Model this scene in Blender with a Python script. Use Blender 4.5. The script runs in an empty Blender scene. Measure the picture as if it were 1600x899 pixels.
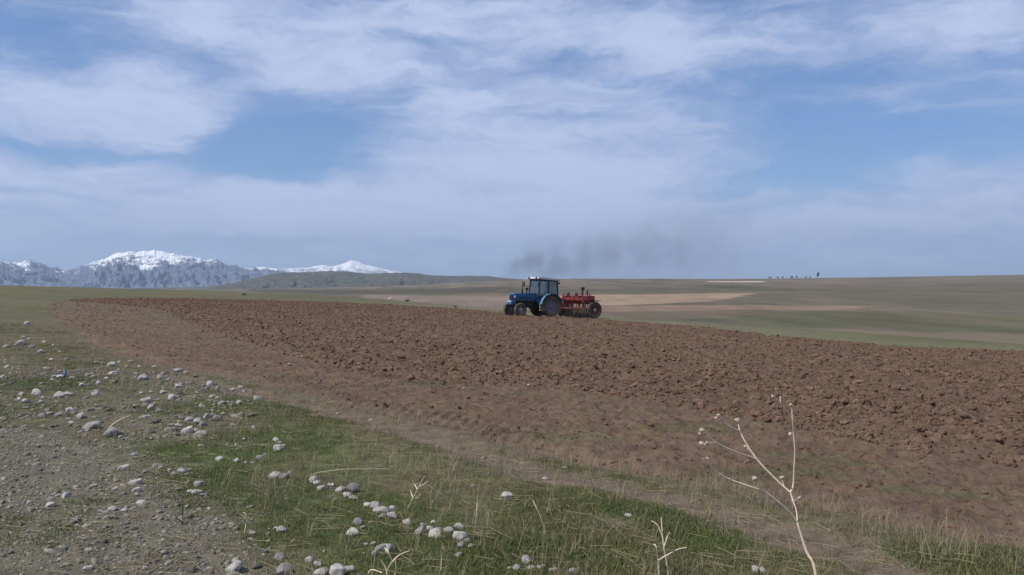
import bpy, bmesh, math, random
import numpy as np
from mathutils import Vector, Matrix, Euler, noise as mnoise

random.seed(7)
RNG = np.random.default_rng(11)
R = math.radians
SC = bpy.context.scene
COL = SC.collection

# ------------------------------------------------------------------ camera
EYE = 1.6            # eye height over the ground underfoot
F = 1305.0           # focal length in photograph pixels (1600 wide)
HY = 436.0           # row of the true horizon
cam_d = bpy.data.cameras.new('camera')
cam = bpy.data.objects.new('camera', cam_d)
COL.objects.link(cam)
cam_d.sensor_width = 36.0
cam_d.lens = 36.0 * F / 1600.0
cam_d.clip_start = 0.05
cam_d.clip_end = 60000.0
cam.location = (0, 0, EYE)
cam.rotation_euler = (R(90) - math.atan((449.5 - HY) / F), 0, 0)
SC.camera = cam

# ------------------------------------------------------------------ view
vs = SC.view_settings
vs.view_transform = 'Standard'
vs.look = 'None'
vs.exposure = 0.27
vs.gamma = 1.0
vs.use_curve_mapping = False
SC.cycles.use_denoising = True
SC.cycles.max_bounces = 6
SC.cycles.transparent_max_bounces = 16
SC.cycles.volume_bounces = 0
SC.cycles.volume_step_rate = 1.0

# ------------------------------------------------------------------ sun
SUN_AZ = R(-114)      # from +Y (view direction) towards the left
SUN_EL = R(53)
sd_ = Vector((math.sin(SUN_AZ) * math.cos(SUN_EL), math.cos(SUN_AZ) * math.cos(SUN_EL), math.sin(SUN_EL)))
sun_d = bpy.data.lights.new('sun', 'SUN')
sun_d.energy = 3.7
sun_d.angle = R(2.5)
sun_d.color = (1.0, 0.93, 0.83)
sun = bpy.data.objects.new('sun', sun_d)
COL.objects.link(sun)
sun.rotation_euler = sd_.to_track_quat('Z', 'Y').to_euler()


# ------------------------------------------------------------------ node helpers
class NT:
    def __init__(s, tree):
        s.t = tree
        s.n = tree.nodes
        s.l = tree.links

    def node(s, kind, **kw):
        nd = s.n.new(kind)
        for k, v in kw.items():
            setattr(nd, k, v)
        return nd

    def put(s, sock, v):
        if v is None:
            return
        if isinstance(v, bpy.types.NodeSocket):
            s.l.new(v, sock)
        else:
            sock.default_value = v

    def math(s, op, a, b=None, c=None, clamp=False):
        nd = s.node('ShaderNodeMath', operation=op, use_clamp=clamp)
        s.put(nd.inputs[0], a)
        s.put(nd.inputs[1], b)
        s.put(nd.inputs[2], c)
        return nd.outputs[0]

    def mix(s, f, a, b, blend='MIX'):
        nd = s.node('ShaderNodeMix', data_type='RGBA', blend_type=blend)
        s.put(nd.inputs[0], f)
        s.put(nd.inputs[6], a)
        s.put(nd.inputs[7], b)
        return nd.outputs[2]

    def noise(s, vec, scale, detail=4.0, rough=0.55, dist=0.0):
        nd = s.node('ShaderNodeTexNoise')
        s.put(nd.inputs['Vector'], vec)
        nd.inputs['Scale'].default_value = scale
        nd.inputs['Detail'].default_value = detail
        nd.inputs['Roughness'].default_value = rough
        nd.inputs['Distortion'].default_value = dist
        return nd.outputs[0], nd.outputs[1]

    def ramp(s, f, lo, hi, a=0.0, b=1.0, smooth=True):
        nd = s.node('ShaderNodeMapRange', interpolation_type='SMOOTHSTEP' if smooth else 'LINEAR')
        s.put(nd.inputs[0], f)
        nd.inputs[1].default_value = lo
        nd.inputs[2].default_value = hi
        nd.inputs[3].default_value = a
        nd.inputs[4].default_value = b
        return nd.outputs[0]

    def comb(s, x, y, z):
        nd = s.node('ShaderNodeCombineXYZ')
        for i, v in enumerate((x, y, z)):
            s.put(nd.inputs[i], v)
        return nd.outputs[0]


def srgb(r, g, b):
    def f(c):
        c /= 255.0
        return c / 12.92 if c <= 0.04045 else ((c + 0.055) / 1.055) ** 2.4
    return (f(r), f(g), f(b), 1.0)


# ------------------------------------------------------------------ world: sky with thin cloud sheets
W = bpy.data.worlds.new('World')
SC.world = W
W.use_nodes = True
t = NT(W.node_tree)
t.n.clear()
sky = t.node('ShaderNodeTexSky', sky_type='NISHITA')
sky.sun_disc = False
sky.sun_elevation = SUN_EL
sky.sun_rotation = SUN_AZ % (2 * math.pi)
sky.altitude = 600
sky.air_density = 1.0
sky.dust_density = 0.6
sky.ozone_density = 2.0
SKY_STRENGTH = 0.1
tc = t.node('ShaderNodeTexCoord')
sep = t.node('ShaderNodeSeparateXYZ')
t.l.new(tc.outputs['Generated'], sep.inputs[0])
az = t.math('ARCTAN2', sep.outputs[0], sep.outputs[1])
el = t.math('ARCSINE', sep.outputs[2])
# slow wandering of the cloud edges
_, wc = t.noise(t.comb(t.math('MULTIPLY', az, 5.0), t.math('MULTIPLY', el, 9.0), 3.1), 1.0, 5.0, 0.6)
wsep = t.node('ShaderNodeSeparateColor')
t.l.new(wc, wsep.inputs[0])
azw = t.math('ADD', az, t.math('MULTIPLY', t.math('SUBTRACT', wsep.outputs[0], 0.5), 0.20))
elw = t.math('ADD', el, t.math('MULTIPLY', t.math('SUBTRACT', wsep.outputs[1], 0.5), 0.085))
# (photo px x, y, radius x, radius y, weight): + cloud bank, - clear gap
BANKS = [
    (455, 210, 130, 48, -0.95), (400, 262, 170, 26, -0.5), (70, 60, 170, 42, -0.55),
    (1300, 180, 180, 80, -0.85), (1230, 290, 130, 45, -0.7), (1520, 190, 160, 70, -0.45),
    (60, 232, 120, 16, -0.45), (1120, 20, 90, 26, -0.35), (670, 75, 110, 10, -0.35), (900, 100, 120, 9, -0.35), (640, 2, 70, 12, -0.4),
    (330, 390, 260, 10, -0.3), (1150, 335, 90, 10, -0.3),
    (290, 175, 95, 40, 0.75), (90, 175, 190, 45, 0.50), (420, 60, 260, 50, 0.45), (760, 45, 240, 60, 0.35),
    (200, 275, 160, 26, 0.40), (820, 240, 290, 90, 0.30), (1080, 75, 120, 45, 0.45), (1480, 45, 220, 26, 0.50),
    (1370, 148, 110, 18, 0.70), (1395, 177, 60, 9, 0.50), (1540, 172, 100, 24, 0.50), (300, 40, 120, 14, 0.3), (1480, 280, 240, 40, 0.35), (450, 335, 560, 60, 0.55), (1400, 350, 420, 45, 0.40), (1000, 330, 300, 60, 0.30), (1150, 215, 100, 30, 0.30),
]
acc = None
for (bx_, by_, rx_, ry_, w_) in BANKS:
    ca = math.atan((bx_ - 800) / F)
    ce = math.atan((HY - by_) / F * math.cos(ca))
    ra = rx_ / F * math.cos(ca) ** 2
    re = ry_ / F * math.cos(ca)
    du = t.math('MULTIPLY', t.math('SUBTRACT', azw, ca), 1.0 / ra)
    dv = t.math('MULTIPLY', t.math('SUBTRACT', elw, ce), 1.0 / re)
    d2 = t.math('ADD', t.math('MULTIPLY', du, du), t.math('MULTIPLY', dv, dv))
    g = t.math('MULTIPLY', t.math('POWER', 2.71828, t.math('MULTIPLY', d2, -0.8)), w_)
    acc = g if acc is None else t.math('ADD', acc, g)
# broad cover and streaks over the whole sky
cov, _ = t.noise(t.comb(t.math('MULTIPLY', azw, 2.2), t.math('MULTIPLY', elw, 6.5), 7.7), 1.0, 6.0, 0.55)
strk, _ = t.noise(t.comb(t.math('MULTIPLY', az, 3.2), t.math('MULTIPLY', elw, 22.0), 1.3), 1.6, 6.0, 0.6, 0.3)
fine, _ = t.noise(t.comb(t.math('MULTIPLY', azw, 9.0), t.math('MULTIPLY', elw, 26.0), 5.0), 1.5, 6.0, 0.6)
m = t.math('ADD', 0.60, acc)
m = t.math('ADD', m, t.math('MULTIPLY', t.math('SUBTRACT', cov, 0.5), 0.75))
m = t.math('ADD', m, t.math('MULTIPLY', t.math('SUBTRACT', strk, 0.5), 0.95))
m = t.math('ADD', m, t.math('MULTIPLY', t.math('SUBTRACT', fine, 0.5), 0.85))
mask = t.ramp(m, 0.0, 1.12, 0.17, 0.96)
K = 1.0 / SKY_STRENGTH
def kc(c, s=1.0):
    return (c[0] * K * s, c[1] * K * s, c[2] * K * s, 1.0)
ctone = t.ramp(t.math('ADD', t.math('MULTIPLY', strk, 0.35), t.math('ADD', t.math('MULTIPLY', fine, 0.30), t.math('MULTIPLY', m, 0.30))), 0.30, 0.75)
ccol = t.mix(ctone, kc(srgb(143, 162, 198)), kc(srgb(180, 193, 221)))
skyc = t.mix(1.0, sky.outputs[0], (0.54, 0.71, 0.97, 1.0), 'MULTIPLY')
skycol = t.mix(mask, skyc, ccol)
# pale damp air low down
hz = t.ramp(el, 0.0, 0.10, 0.45, 0.0)
skycol = t.mix(hz, skycol, kc(srgb(160, 180, 210)))
bgn = t.node('ShaderNodeBackground')
t.l.new(skycol, bgn.inputs[0])
bgn.inputs[1].default_value = SKY_STRENGTH
wout = t.node('ShaderNodeOutputWorld')
t.l.new(bgn.outputs[0], wout.inputs[0])


# ------------------------------------------------------------------ numpy noise
def _hash(ix, iy, seed):
    h = (ix.astype(np.int64) * 374761393 + iy.astype(np.int64) * 668265263 + seed * 974634777) & 0xFFFFFFFF
    h = ((h ^ (h >> 13)) * 1274126177) & 0xFFFFFFFF
    h = (h ^ (h >> 16)) & 0xFFFFFFFF
    return h


def gnoise(x, y, seed=0):
    x = np.asarray(x, float); y = np.asarray(y, float)
    ix = np.floor(x); iy = np.floor(y)
    fx = x - ix; fy = y - iy
    ux = fx * fx * fx * (fx * (fx * 6 - 15) + 10)
    uy = fy * fy * fy * (fy * (fy * 6 - 15) + 10)
    def g(dx, dy):
        a = _hash(ix + dx, iy + dy, seed) * (2 * math.pi / 4294967296.0)
        return np.cos(a) * (fx - dx) + np.sin(a) * (fy - dy)
    a = g(0, 0); b = g(1, 0); c = g(0, 1); d = g(1, 1)
    return 1.5 * ((a * (1 - ux) + b * ux) * (1 - uy) + (c * (1 - ux) + d * ux) * uy)


def fbm(x, y, octv=4, seed=0, gain=0.5):
    s = 0; amp = 1.0; fr = 1.0; n = 0
    for o in range(octv):
        s = s + amp * gnoise(x * fr + 17.3 * o, y * fr - 9.1 * o, seed + o)
        n += amp
        amp *= gain; fr *= 2.03
    return s / n


def ridged(x, y, octv=4, seed=0):
    s = 0; amp = 1.0; fr = 1.0; n = 0
    for o in range(octv):
        s = s + amp * (1 - np.abs(gnoise(x * fr + 5.3 * o, y * fr + 3.7 * o, seed + o)) * 1.6)
        n += amp; amp *= 0.5; fr *= 2.1
    return s / n


def sstep(a, b, x):
    u = np.clip((x - a) / (b - a), 0, 1)
    return u * u * (3 - 2 * u)


# ------------------------------------------------------------------ lie of the land
SX, SY = -0.0269, -0.0179                      # the hill falls away to the right and ahead
_AZC = np.arctan(np.array([-40, -2.5, -.613, -.46, -.35, -.25, -.153, -.067, 0, .1, .25, .4, .6, 1.0, 2.5, 40]))
_RC = np.array([60, 200, 300, 290, 265, 215, 150, 96, 79, 68, 57, 49, 42, 38, 40, 60.])


def crest_r(azm):
    y = np.interp(azm, _AZC, _RC)
    return y


def plane(x, y):
    return SX * x + SY * y


_SKX = np.arctan((np.array([-900, 0, 400, 600, 700, 790, 900, 1100, 1200, 1400, 1600, 2300]) - 800) / F)
_SKY = np.array([452, 452, 452, 448, 443, 438, 435.5, 436, 435.5, 433, 429.5, 428])
RSK = 2600.0


def valley(x, y, r, azm):
    zs = EYE + (HY - np.interp(azm, _SKX, _SKY)) / F * RSK * np.cos(np.clip(azm, -1.2, 1.2))
    u = np.clip((r - 320) / (RSK - 320), 0, 1)
    z = -12.5 + (zs + 12.5) * u
    z = z + (fbm(x / 260, y / 420, 3, 91) * 2.6) * sstep(200, 500, r) * (1 - sstep(1900, 2500, r))
    z = z - 70 * sstep(RSK + 20, RSK + 1500, r)
    return z


def hill(x, y):
    """large shape of the ground, without small bumps"""
    x = np.asarray(x, float); y = np.asarray(y, float)
    r = np.hypot(x, y)
    azm = np.arctan2(x, y)
    azm = np.where(np.abs(azm) > 1.55, np.sign(azm) * 1.55, azm)
    rc = crest_r(azm)
    pl = plane(x, y) * np.clip(300.0 / np.maximum(r, 300), 0, 1)
    w = sstep(0, 1, (r - rc) / (0.55 * rc + 26))
    return pl * (1 - w) + valley(x, y, r, azm) * w


def at(px, py):
    """where a sight line meets the near hillside (plane part)"""
    u = (px - 800) / F; k = (py - HY) / F
    Y = EYE / (k + SX * u + SY)
    return (u * Y, Y)


def at_valley(px, py):
    u = (px - 800) / F; k = (py - HY) / F
    ys = np.geomspace(90, 2600, 4000)
    zr = EYE - k * ys
    h = hill(u * ys, ys)
    r0 = crest_r(np.arctan(u))
    ok = (zr <= h) & (ys > r0 * 1.7)
    i = int(np.argmax(ok)) if ok.any() else len(ys) - 1
    return (u * ys[i], ys[i])


def sd_poly(x, y, poly):
    """signed distance to a closed polygon, positive inside"""
    P = np.asarray(poly, float)
    d = np.full(x.shape, 1e9)
    inside = np.zeros(x.shape, bool)
    n = len(P)
    for i in range(n):
        ax, ay = P[i]; bx, by = P[(i + 1) % n]
        ex, ey = bx - ax, by - ay
        L = ex * ex + ey * ey + 1e-12
        tt = np.clip(((x - ax) * ex + (y - ay) * ey) / L, 0, 1)
        d = np.minimum(d, np.hypot(x - ax - tt * ex, y - ay - tt * ey))
        c = ((ay > y) != (by > y)) & (x < (bx - ax) * (y - ay) / (by - ay + 1e-12) + ax)
        inside ^= c
    return np.where(inside, d, -d)


def d_line(x, y, line):
    P = np.asarray(line, float)
    d = np.full(x.shape, 1e9)
    for i in range(len(P) - 1):
        ax, ay = P[i]; bx, by = P[i + 1]
        ex, ey = bx - ax, by - ay
        tt = np.clip(((x - ax) * ex + (y - ay) * ey) / (ex * ex + ey * ey), 0, 1)
        d = np.minimum(d, np.hypot(x - ax - tt * ex, y - ay - tt * ey))
    return d


NEAR_EDGE = [(62, 479), (90, 505), (140, 545), (250, 573), (400, 602), (500, 634), (620, 660), (800, 708), (1000, 748), (1250, 800), (1450, 838), (1600, 862), (1900, 905), (2300, 960)]
FAR_EDGE = [(2300, 575), (1900, 562), (1600, 551), (1400, 542), (1250, 528), (1100, 512), (950, 501), (860, 496), (780, 489), (700, 482), (560, 474.5), (400, 469), (250, 466), (110, 468)]
FIELD = [at(*p) for p in NEAR_EDGE + FAR_EDGE]
NEAR_LINE = [at(*p) for p in NEAR_EDGE]
PATH = [at(*p) for p in [(250, 588), (330, 600), (430, 622), (560, 655), (700, 694), (850, 738), (1000, 768), (1120, 800), (1250, 842), (1340, 872), (1420, 910), (1560, 985)]]
GRAVEL = [at(*p) for p in [(-300, 700), (0, 672), (90, 668), (175, 690), (250, 722), (300, 775), (365, 800), (400, 850), (425, 899), (500, 1050), (-300, 1300)]]
STONY = [at(*p) for p in [(-100, 600), (0, 560), (120, 575), (260, 565), (400, 610), (420, 640), (330, 690), (200, 690), (90, 668), (-100, 690)]]
ROUGH = [at(*p) for p in [(110, 471), (250, 482), (340, 520), (480, 560), (600, 592), (760, 606), (900, 610), (1050, 632), (1250, 668), (1400, 700), (1600, 735), (1900, 780), (2300, 830)] + FAR_EDGE]


LUSH = [at(*p) + (w_,) for p, w_ in (((365, 705), 0.9), ((430, 690), 0.9), ((330, 745), 0.6), ((400, 770), 0.7), ((560, 800), 0.6), ((620, 860), 0.5), ((720, 870), 0.6), ((800, 860), 0.5), ((640, 830), 0.5),
                                        ((1000, 800), 0.3), ((1100, 845), 0.3), ((50, 600), 1.5), ((20, 640), 0.9), ((470, 830), 0.5), ((300, 640), 0.8))]


def lush_w(x, y):
    w = np.zeros(np.shape(x))
    for lx_, ly_, lr_ in LUSH:
        w = np.maximum(w, np.exp(-((x - lx_) ** 2 + (y - ly_) ** 2) / lr_ ** 2))
    return sstep(0.2, 0.75, w + 0.35 * fbm(x / 0.5, y / 0.5, 3, 47))


def bumps(x, y, r):
    """small unevenness of the turf"""
    fade = 1 - sstep(40, 120, r)
    b = 0.045 * fbm(x / 1.7, y / 1.7, 3, 5) + 0.016 * fbm(x / 0.33, y / 0.33, 3, 8) * (1 - sstep(14, 30, r))
    return b * fade


def path_w(x, y):
    return 1 - sstep(0.12, 0.36, d_line(x, y, PATH) + 0.16 * fbm(x / 0.6, y / 0.6, 3, 44))


def ground_z(x, y):
    x = np.atleast_1d(np.asarray(x, float)); y = np.atleast_1d(np.asarray(y, float))
    r = np.hypot(x, y)
    z = hill(x, y) + bumps(x, y, r)
    near = r < 110
    if near.any():
        sf = np.full(x.shape, -1e3)
        sf[near] = sd_poly(x[near], y[near], FIELD)
        z = z - 0.30 * sstep(0.12, 0.9, sf)
        pw = np.zeros(x.shape)
        pw[near] = path_w(x[near], y[near])
        z = z - 0.035 * pw
    return z


def gz(x, y):
    return float(ground_z(x, y)[0])


# ------------------------------------------------------------------ mesh / object helpers
def mesh_obj(name, verts, faces, mat, parent=None, smooth=None):
    me = bpy.data.meshes.new(name)
    me.from_pydata([tuple(v) for v in verts], [], faces)
    me.update()
    return link(name, me, mat, parent, smooth)


def link(name, me, mat, parent=None, smooth=None):
    if mat is not None and not me.materials:
        me.materials.append(mat)
    if smooth is not None:
        me.shade_smooth()
        if smooth < 180:
            me.set_sharp_from_angle(angle=R(smooth))
    o = bpy.data.objects.new(name, me)
    COL.objects.link(o)
    o.parent = parent
    return o


def tag(o, label=None, cat=None, group=None, kind=None):
    if label: o['label'] = label
    if cat: o['category'] = cat
    if group: o['group'] = group
    if kind: o['kind'] = kind
    return o


def empty(name, loc=(0, 0, 0), rot=(0, 0, 0)):
    o = bpy.data.objects.new(name, None)
    o.empty_display_size = 0.3
    COL.objects.link(o)
    o.location = loc
    o.rotation_euler = rot
    return o


def grid_mesh(name, X, Y, Z, mat, keep=None, col=None, wrap=False, extra=None):
    n, k = X.shape
    idx = np.arange(n * k).reshape(n, k)
    if wrap:
        nxt = np.roll(idx, -1, axis=1)
        q = np.stack([idx[:-1], nxt[:-1], nxt[1:], idx[1:]], -1).reshape(-1, 4)
    else:
        q = np.stack([idx[:-1, :-1], idx[:-1, 1:], idx[1:, 1:], idx[1:, :-1]], -1).reshape(-1, 4)
    if keep is not None:
        kf = keep.reshape(-1)
        q = q[kf[q].any(axis=1)]
        used = np.zeros(n * k, bool); used[q.reshape(-1)] = True
        remap = np.cumsum(used) - 1
        q = remap[q]
    else:
        used = np.ones(n * k, bool)
    co = np.stack([X, Y, Z], -1).reshape(-1, 3)[used].astype(np.float32)
    me = bpy.data.meshes.new(name)
    me.vertices.add(len(co)); me.vertices.foreach_set('co', co.reshape(-1))
    me.loops.add(q.size); me.loops.foreach_set('vertex_index', q.reshape(-1).astype(np.int32))
    me.polygons.add(len(q)); me.polygons.foreach_set('loop_start', (np.arange(len(q)) * 4).astype(np.int32))
    me.update(calc_edges=True)
    me.shade_smooth()
    if col is not None:
        a = me.color_attributes.new('col', 'FLOAT_COLOR', 'POINT')
        c4 = np.ones((len(co), 4), np.float32)
        c4[:, :3] = col.reshape(-1, 3)[used]
        a.data.foreach_set('color', c4.reshape(-1))
    for nm, arr in (extra or {}).items():
        a = me.attributes.new(nm, 'FLOAT', 'POINT')
        a.data.foreach_set('value', arr.reshape(-1)[used].astype(np.float32))
    me.materials.append(mat)
    o = bpy.data.objects.new(name, me)
    COL.objects.link(o)
    return o


def new_mat(name):
    m_ = bpy.data.materials.new(name)
    m_.use_nodes = True
    q = NT(m_.node_tree)
    b = q.n['Principled BSDF']
    return m_, q, b


def simple_mat(name, col, rough=0.7, metal=0.0, var=0.15, scale=6.0, bump=0.0, dust=0.0, dustcol=(0.17, 0.12, 0.085, 1), rnd=0.0, spec=0.3):
    m_, q, b = new_mat(name)
    tcx = q.node('ShaderNodeTexCoord')
    f, _ = q.noise(tcx.outputs['Object'], scale, 5.0, 0.6)
    c = q.mix(q.ramp(f, 0.3, 0.7), tuple(v * (1 - var) for v in col[:3]) + (1,), tuple(min(1, v * (1 + var)) for v in col[:3]) + (1,))
    if dust > 0:
        f2, _ = q.noise(tcx.outputs['Object'], scale * 0.45, 5.0, 0.65)
        c = q.mix(q.math('MULTIPLY', q.ramp(f2, 0.38, 0.68), dust), c, dustcol)
    if rnd > 0:
        oi = q.node('ShaderNodeObjectInfo')
        hv = q.node('ShaderNodeHueSaturation')
        q.l.new(c, hv.inputs['Color'])
        q.l.new(q.ramp(oi.outputs['Random'], 0, 1, 1 - rnd, 1 + rnd, False), hv.inputs['Value'])
        c = hv.outputs[0]
    q.l.new(c, b.inputs['Base Color'])
    b.inputs['Roughness'].default_value = rough
    b.inputs['Metallic'].default_value = metal
    b.inputs['Specular IOR Level'].default_value = spec
    if bump > 0:
        bp = q.node('ShaderNodeBump')
        bp.inputs['Strength'].default_value = bump
        bp.inputs['Distance'].default_value = 0.02
        f3, _ = q.noise(tcx.outputs['Object'], scale * 3, 6.0, 0.65)
        q.l.new(f3, bp.inputs['Height'])
        q.l.new(bp.outputs[0], b.inputs['Normal'])
    return m_


def attr_mat(name, fine_scale, var, bump_d, rough=0.95, mid_scale=None):
    """base colour from the mesh's own colour map, with fine grain and relief"""
    m_, q, b = new_mat(name)
    at_ = q.node('ShaderNodeAttribute', attribute_name='col')
    g = q.node('ShaderNodeNewGeometry')
    f, _ = q.noise(g.outputs['Position'], fine_scale, 6.0, 0.7)
    hv = q.node('ShaderNodeHueSaturation')
    q.l.new(at_.outputs['Color'], hv.inputs['Color'])
    v = q.ramp(f, 0.25, 0.75, 1 - var, 1 + var, False)
    if mid_scale:
        f2, _ = q.noise(g.outputs['Position'], mid_scale, 5.0, 0.65)
        v = q.math('MULTIPLY', v, q.ramp(f2, 0.3, 0.7, 1 - var * 0.7, 1 + var * 0.7, False))
    q.l.new(v, hv.inputs['Value'])
    q.l.new(hv.outputs[0], b.inputs['Base Color'])
    b.inputs['Roughness'].default_value = rough
    b.inputs['Specular IOR Level'].default_value = 0.08
    if bump_d > 0:
        bp = q.node('ShaderNodeBump')
        bp.inputs['Strength'].default_value = 0.8
        bp.inputs['Distance'].default_value = bump_d
        q.l.new(f, bp.inputs['Height'])
        q.l.new(bp.outputs[0], b.inputs['Normal'])
    return m_


def lerp3(a, b, w):
    return a * (1 - w[..., None]) + np.asarray(b)[None, None, :] * w[..., None] if a.ndim == 3 else a * (1 - w[:, None]) + np.asarray(b)[None, :] * w[:, None]


def c3(r, g, b):
    return np.array(srgb(r, g, b)[:3])


C_GRASS = np.array([0.082, 0.094, 0.036])
C_GREEN = np.array([0.064, 0.102, 0.026])
C_OLIVE = np.array([0.112, 0.104, 0.056])
C_DRY = np.array([0.150, 0.128, 0.082])
C_DIRT = np.array([0.155, 0.118, 0.090])
C_GRAV = np.array([0.132, 0.118, 0.094])
C_SOIL = np.array([0.136, 0.089, 0.061])
C_SOILD = np.array([0.092, 0.058, 0.039])

# ------------------------------------------------------------------ ground: one sheet out to the horizon
fr_ = np.linspace(R(-42), R(42), 620)
rest = np.linspace(R(42), R(318), 70)[1:-1]
AZ = np.concatenate([fr_, rest])
RR = np.concatenate([np.geomspace(0.4, 3.0, 40, endpoint=False), np.geomspace(3.0, 24, 300, endpoint=False), np.geomspace(24, 220, 190, endpoint=False),
                     np.geomspace(220, 2700, 330, endpoint=False), np.geomspace(2700, 20000, 36)])
A2, R2 = np.meshgrid(AZ, RR)
GX = np.sin(A2) * R2; GY = np.cos(A2) * R2
GZ = ground_z(GX.reshape(-1), GY.reshape(-1)).reshape(GX.shape)

# colours of what grows or lies where
r_ = R2
n1 = fbm(GX / 3.1, GY / 3.1, 4, 21)
n2 = fbm(GX / 0.9, GY / 0.9, 4, 31)
n3 = fbm(GX / 9.0, GY / 9.0, 3, 41)
col = np.broadcast_to(C_OLIVE, GX.shape + (3,)).copy()
col = lerp3(col, C_GRASS, sstep(-0.25, 0.35, n1 + 0.4 * n2))
col = lerp3(col, C_GREEN, 0.8 * sstep(0.0, 0.4, n3 + 0.5 * n2))
col = lerp3(col, C_DIRT, 0.65 * sstep(0.12, 0.45, n2 + 0.3 * n1))
nearm = (r_ < 130)
lw = np.zeros(GX.shape); nm2 = r_ < 30; lw[nm2] = lush_w(GX[nm2], GY[nm2])
col = lerp3(col, np.array([0.062, 0.100, 0.028]), 0.7 * lw)
sf = np.full(GX.shape, -1e3); sf[nearm] = sd_poly(GX[nearm], GY[nearm], FIELD)
pw = np.zeros(GX.shape); pw[nearm] = path_w(GX[nearm], GY[nearm])
gv = np.full(GX.shape, -1e3); gv[nearm] = sd_poly(GX[nearm], GY[nearm], GRAVEL)
st = np.full(GX.shape, -1e3); st[nearm] = sd_poly(GX[nearm], GY[nearm], STONY)
col = lerp3(col, C_GRAV * 0.9, 0.7 * sstep(-1.0, 1.2, st + 1.2 * n2) * sstep(-0.3, 0.3, n2 + 0.2))
gw = sstep(-0.35, 0.35, gv + 0.45 * n2 + 0.25 * n1)
col = lerp3(col, C_GRAV, 0.85 * gw)
col = lerp3(col, C_OLIVE * 0.95, 0.5 * gw * sstep(0.05, 0.45, n1 - 0.3 * n2))
col = lerp3(col, C_DIRT * 0.92, 0.85 * pw)
# verge: thin dry grass and soil dust along the ploughing
col = lerp3(col, C_DIRT * 0.85, 0.55 * sstep(-0.55, 0.1, sf + 0.6 * n2) * (r_ < 30))
col = lerp3(col, C_DIRT * 0.8, 0.6 * sstep(-7.0, 0.5, sf + 2.5 * n3) * (r_ > 16) * (GX < -5) * (r_ < 80))
# hillside beyond the ploughing: sparse green
farh = sstep(20, 60, r_) * (1 - sstep(300, 420, r_))
gh = lerp3(np.broadcast_to(np.array([0.098, 0.098, 0.050]), GX.shape + (3,)).copy(), np.array([0.122, 0.112, 0.066]), sstep(-0.2, 0.5, fbm(GX / 26, GY / 26, 4, 61)))
gh = gh * (1 + 0.35 * fbm(GX / 1.6, GY / 4.5, 4, 63) + 0.25 * fbm(GX / 6, GY / 14, 3, 65))[..., None]
gh = lerp3(gh, np.array([0.125, 0.098, 0.066]), 0.55 * sstep(-0.1, 0.4, fbm(GX / 5, GY / 11, 4, 67)))
hr = sstep(-6, 30, GX - (-25) + 0 * GX)      # drier towards the brow
gh = lerp3(gh, np.array([0.145, 0.118, 0.090]), 0.65 * hr * sstep(70, 90, r_))
col = col * (1 - farh[..., None]) + gh * farh[..., None]
# pale worn strip right behind the ploughing, on the brow
brow = sstep(-9, -0.5, sf) * (GX > -12) * (r_ > 25)
col = lerp3(col, np.array([0.150, 0.140, 0.090]), 0.6 * brow)
# far fields of the plain
fm = sstep(1.25, 1.6, r_ / crest_r(np.clip(A2 - 2 * np.pi * (A2 > np.pi), -1.55, 1.55))) * (r_ > 60)
pl = np.broadcast_to(np.array([0.120, 0.104, 0.074]), GX.shape + (3,)).copy()
pl = lerp3(pl, np.array([0.080, 0.080, 0.055]), sstep(-0.3, 0.5, fbm(GX / 160, GY / 240, 4, 71)))
pl = lerp3(pl, np.array([0.150, 0.120, 0.090]), 0.55 * sstep(0.05, 0.5, fbm(GX / 90 + 9, GY / 300, 4, 75)))
pl = lerp3(pl, np.array([0.19, 0.155, 0.12]), 0.8 * sstep(900, 1500, r_) * sstep(-0.25, 0.3, fbm(GX / 60, GY / 320, 4, 77)))
FARF = [
    ([(560, 461), (800, 463), (880, 470), (880, 480), (800, 486), (700, 476), (560, 470)], (0.19, 0.15, 0.12)),
    ([(380, 452), (800, 448), (810, 458), (560, 460), (400, 457)], (0.072, 0.066, 0.050)),
    ([(860, 462), (1000, 460), (1185, 457.5), (1165, 463), (1115, 471), (1000, 477), (860, 479)], (0.275, 0.200, 0.140)),
    ([(870, 479), (1100, 476), (1400, 479), (1300, 484), (1100, 485), (870, 489)], (0.205, 0.145, 0.105)),
    ([(880, 489), (1100, 485), (1340, 486), (1200, 498), (960, 500)], (0.125, 0.100, 0.072)),
    ([(1180, 459), (1400, 452), (1700, 450), (1900, 492), (1600, 493), (1390, 479), (1120, 474)], (0.110, 0.097, 0.070)),
    ([(1120, 498), (1260, 486), (1420, 487), (1600, 497), (1900, 512), (1900, 535), (1600, 521), (1400, 517), (1180, 509)], (0.090, 0.087, 0.052)),
    ([(1000, 506), (1180, 510), (1400, 518), (1600, 523), (1900, 537), (1900, 560), (1600, 541), (1350, 534), (1150, 522)], (0.145, 0.122, 0.082)),
    ([(1105, 439.5), (1195, 439.5), (1195, 441), (1105, 441)], (0.50, 0.45, 0.38)),
]
wx = GX + 9 * fbm(GX / 40, GY / 40, 3, 81) * sstep(150, 400, r_)
wy = GY + 14 * fbm(GX / 50, GY / 50, 3, 83) * sstep(150, 400, r_)
vm = (r_ > 90) & (np.abs(A2) < R(43))
for pg, cc in FARF:
    wp = [at_valley(*p) for p in pg]
    s_ = np.full(GX.shape, -1e3)
    s_[vm] = sd_poly(wx[vm], wy[vm], wp)
    cc = np.array(cc)
    pl = lerp3(pl, cc, 0.9 * sstep(-3, 5, s_))
pl *= (1 + 0.30 * fbm(GX / 14, GY / 60, 4, 85) + 0.22 * fbm(GX / 70, GY / 160, 4, 87))[..., None]
pl = lerp3(pl, np.array([0.16, 0.125, 0.092]), 0.45 * sstep(0.05, 0.45, fbm(GX / 35, GY / 130, 4, 89)))
col = col * (1 - fm[..., None]) + pl * fm[..., None]
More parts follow.
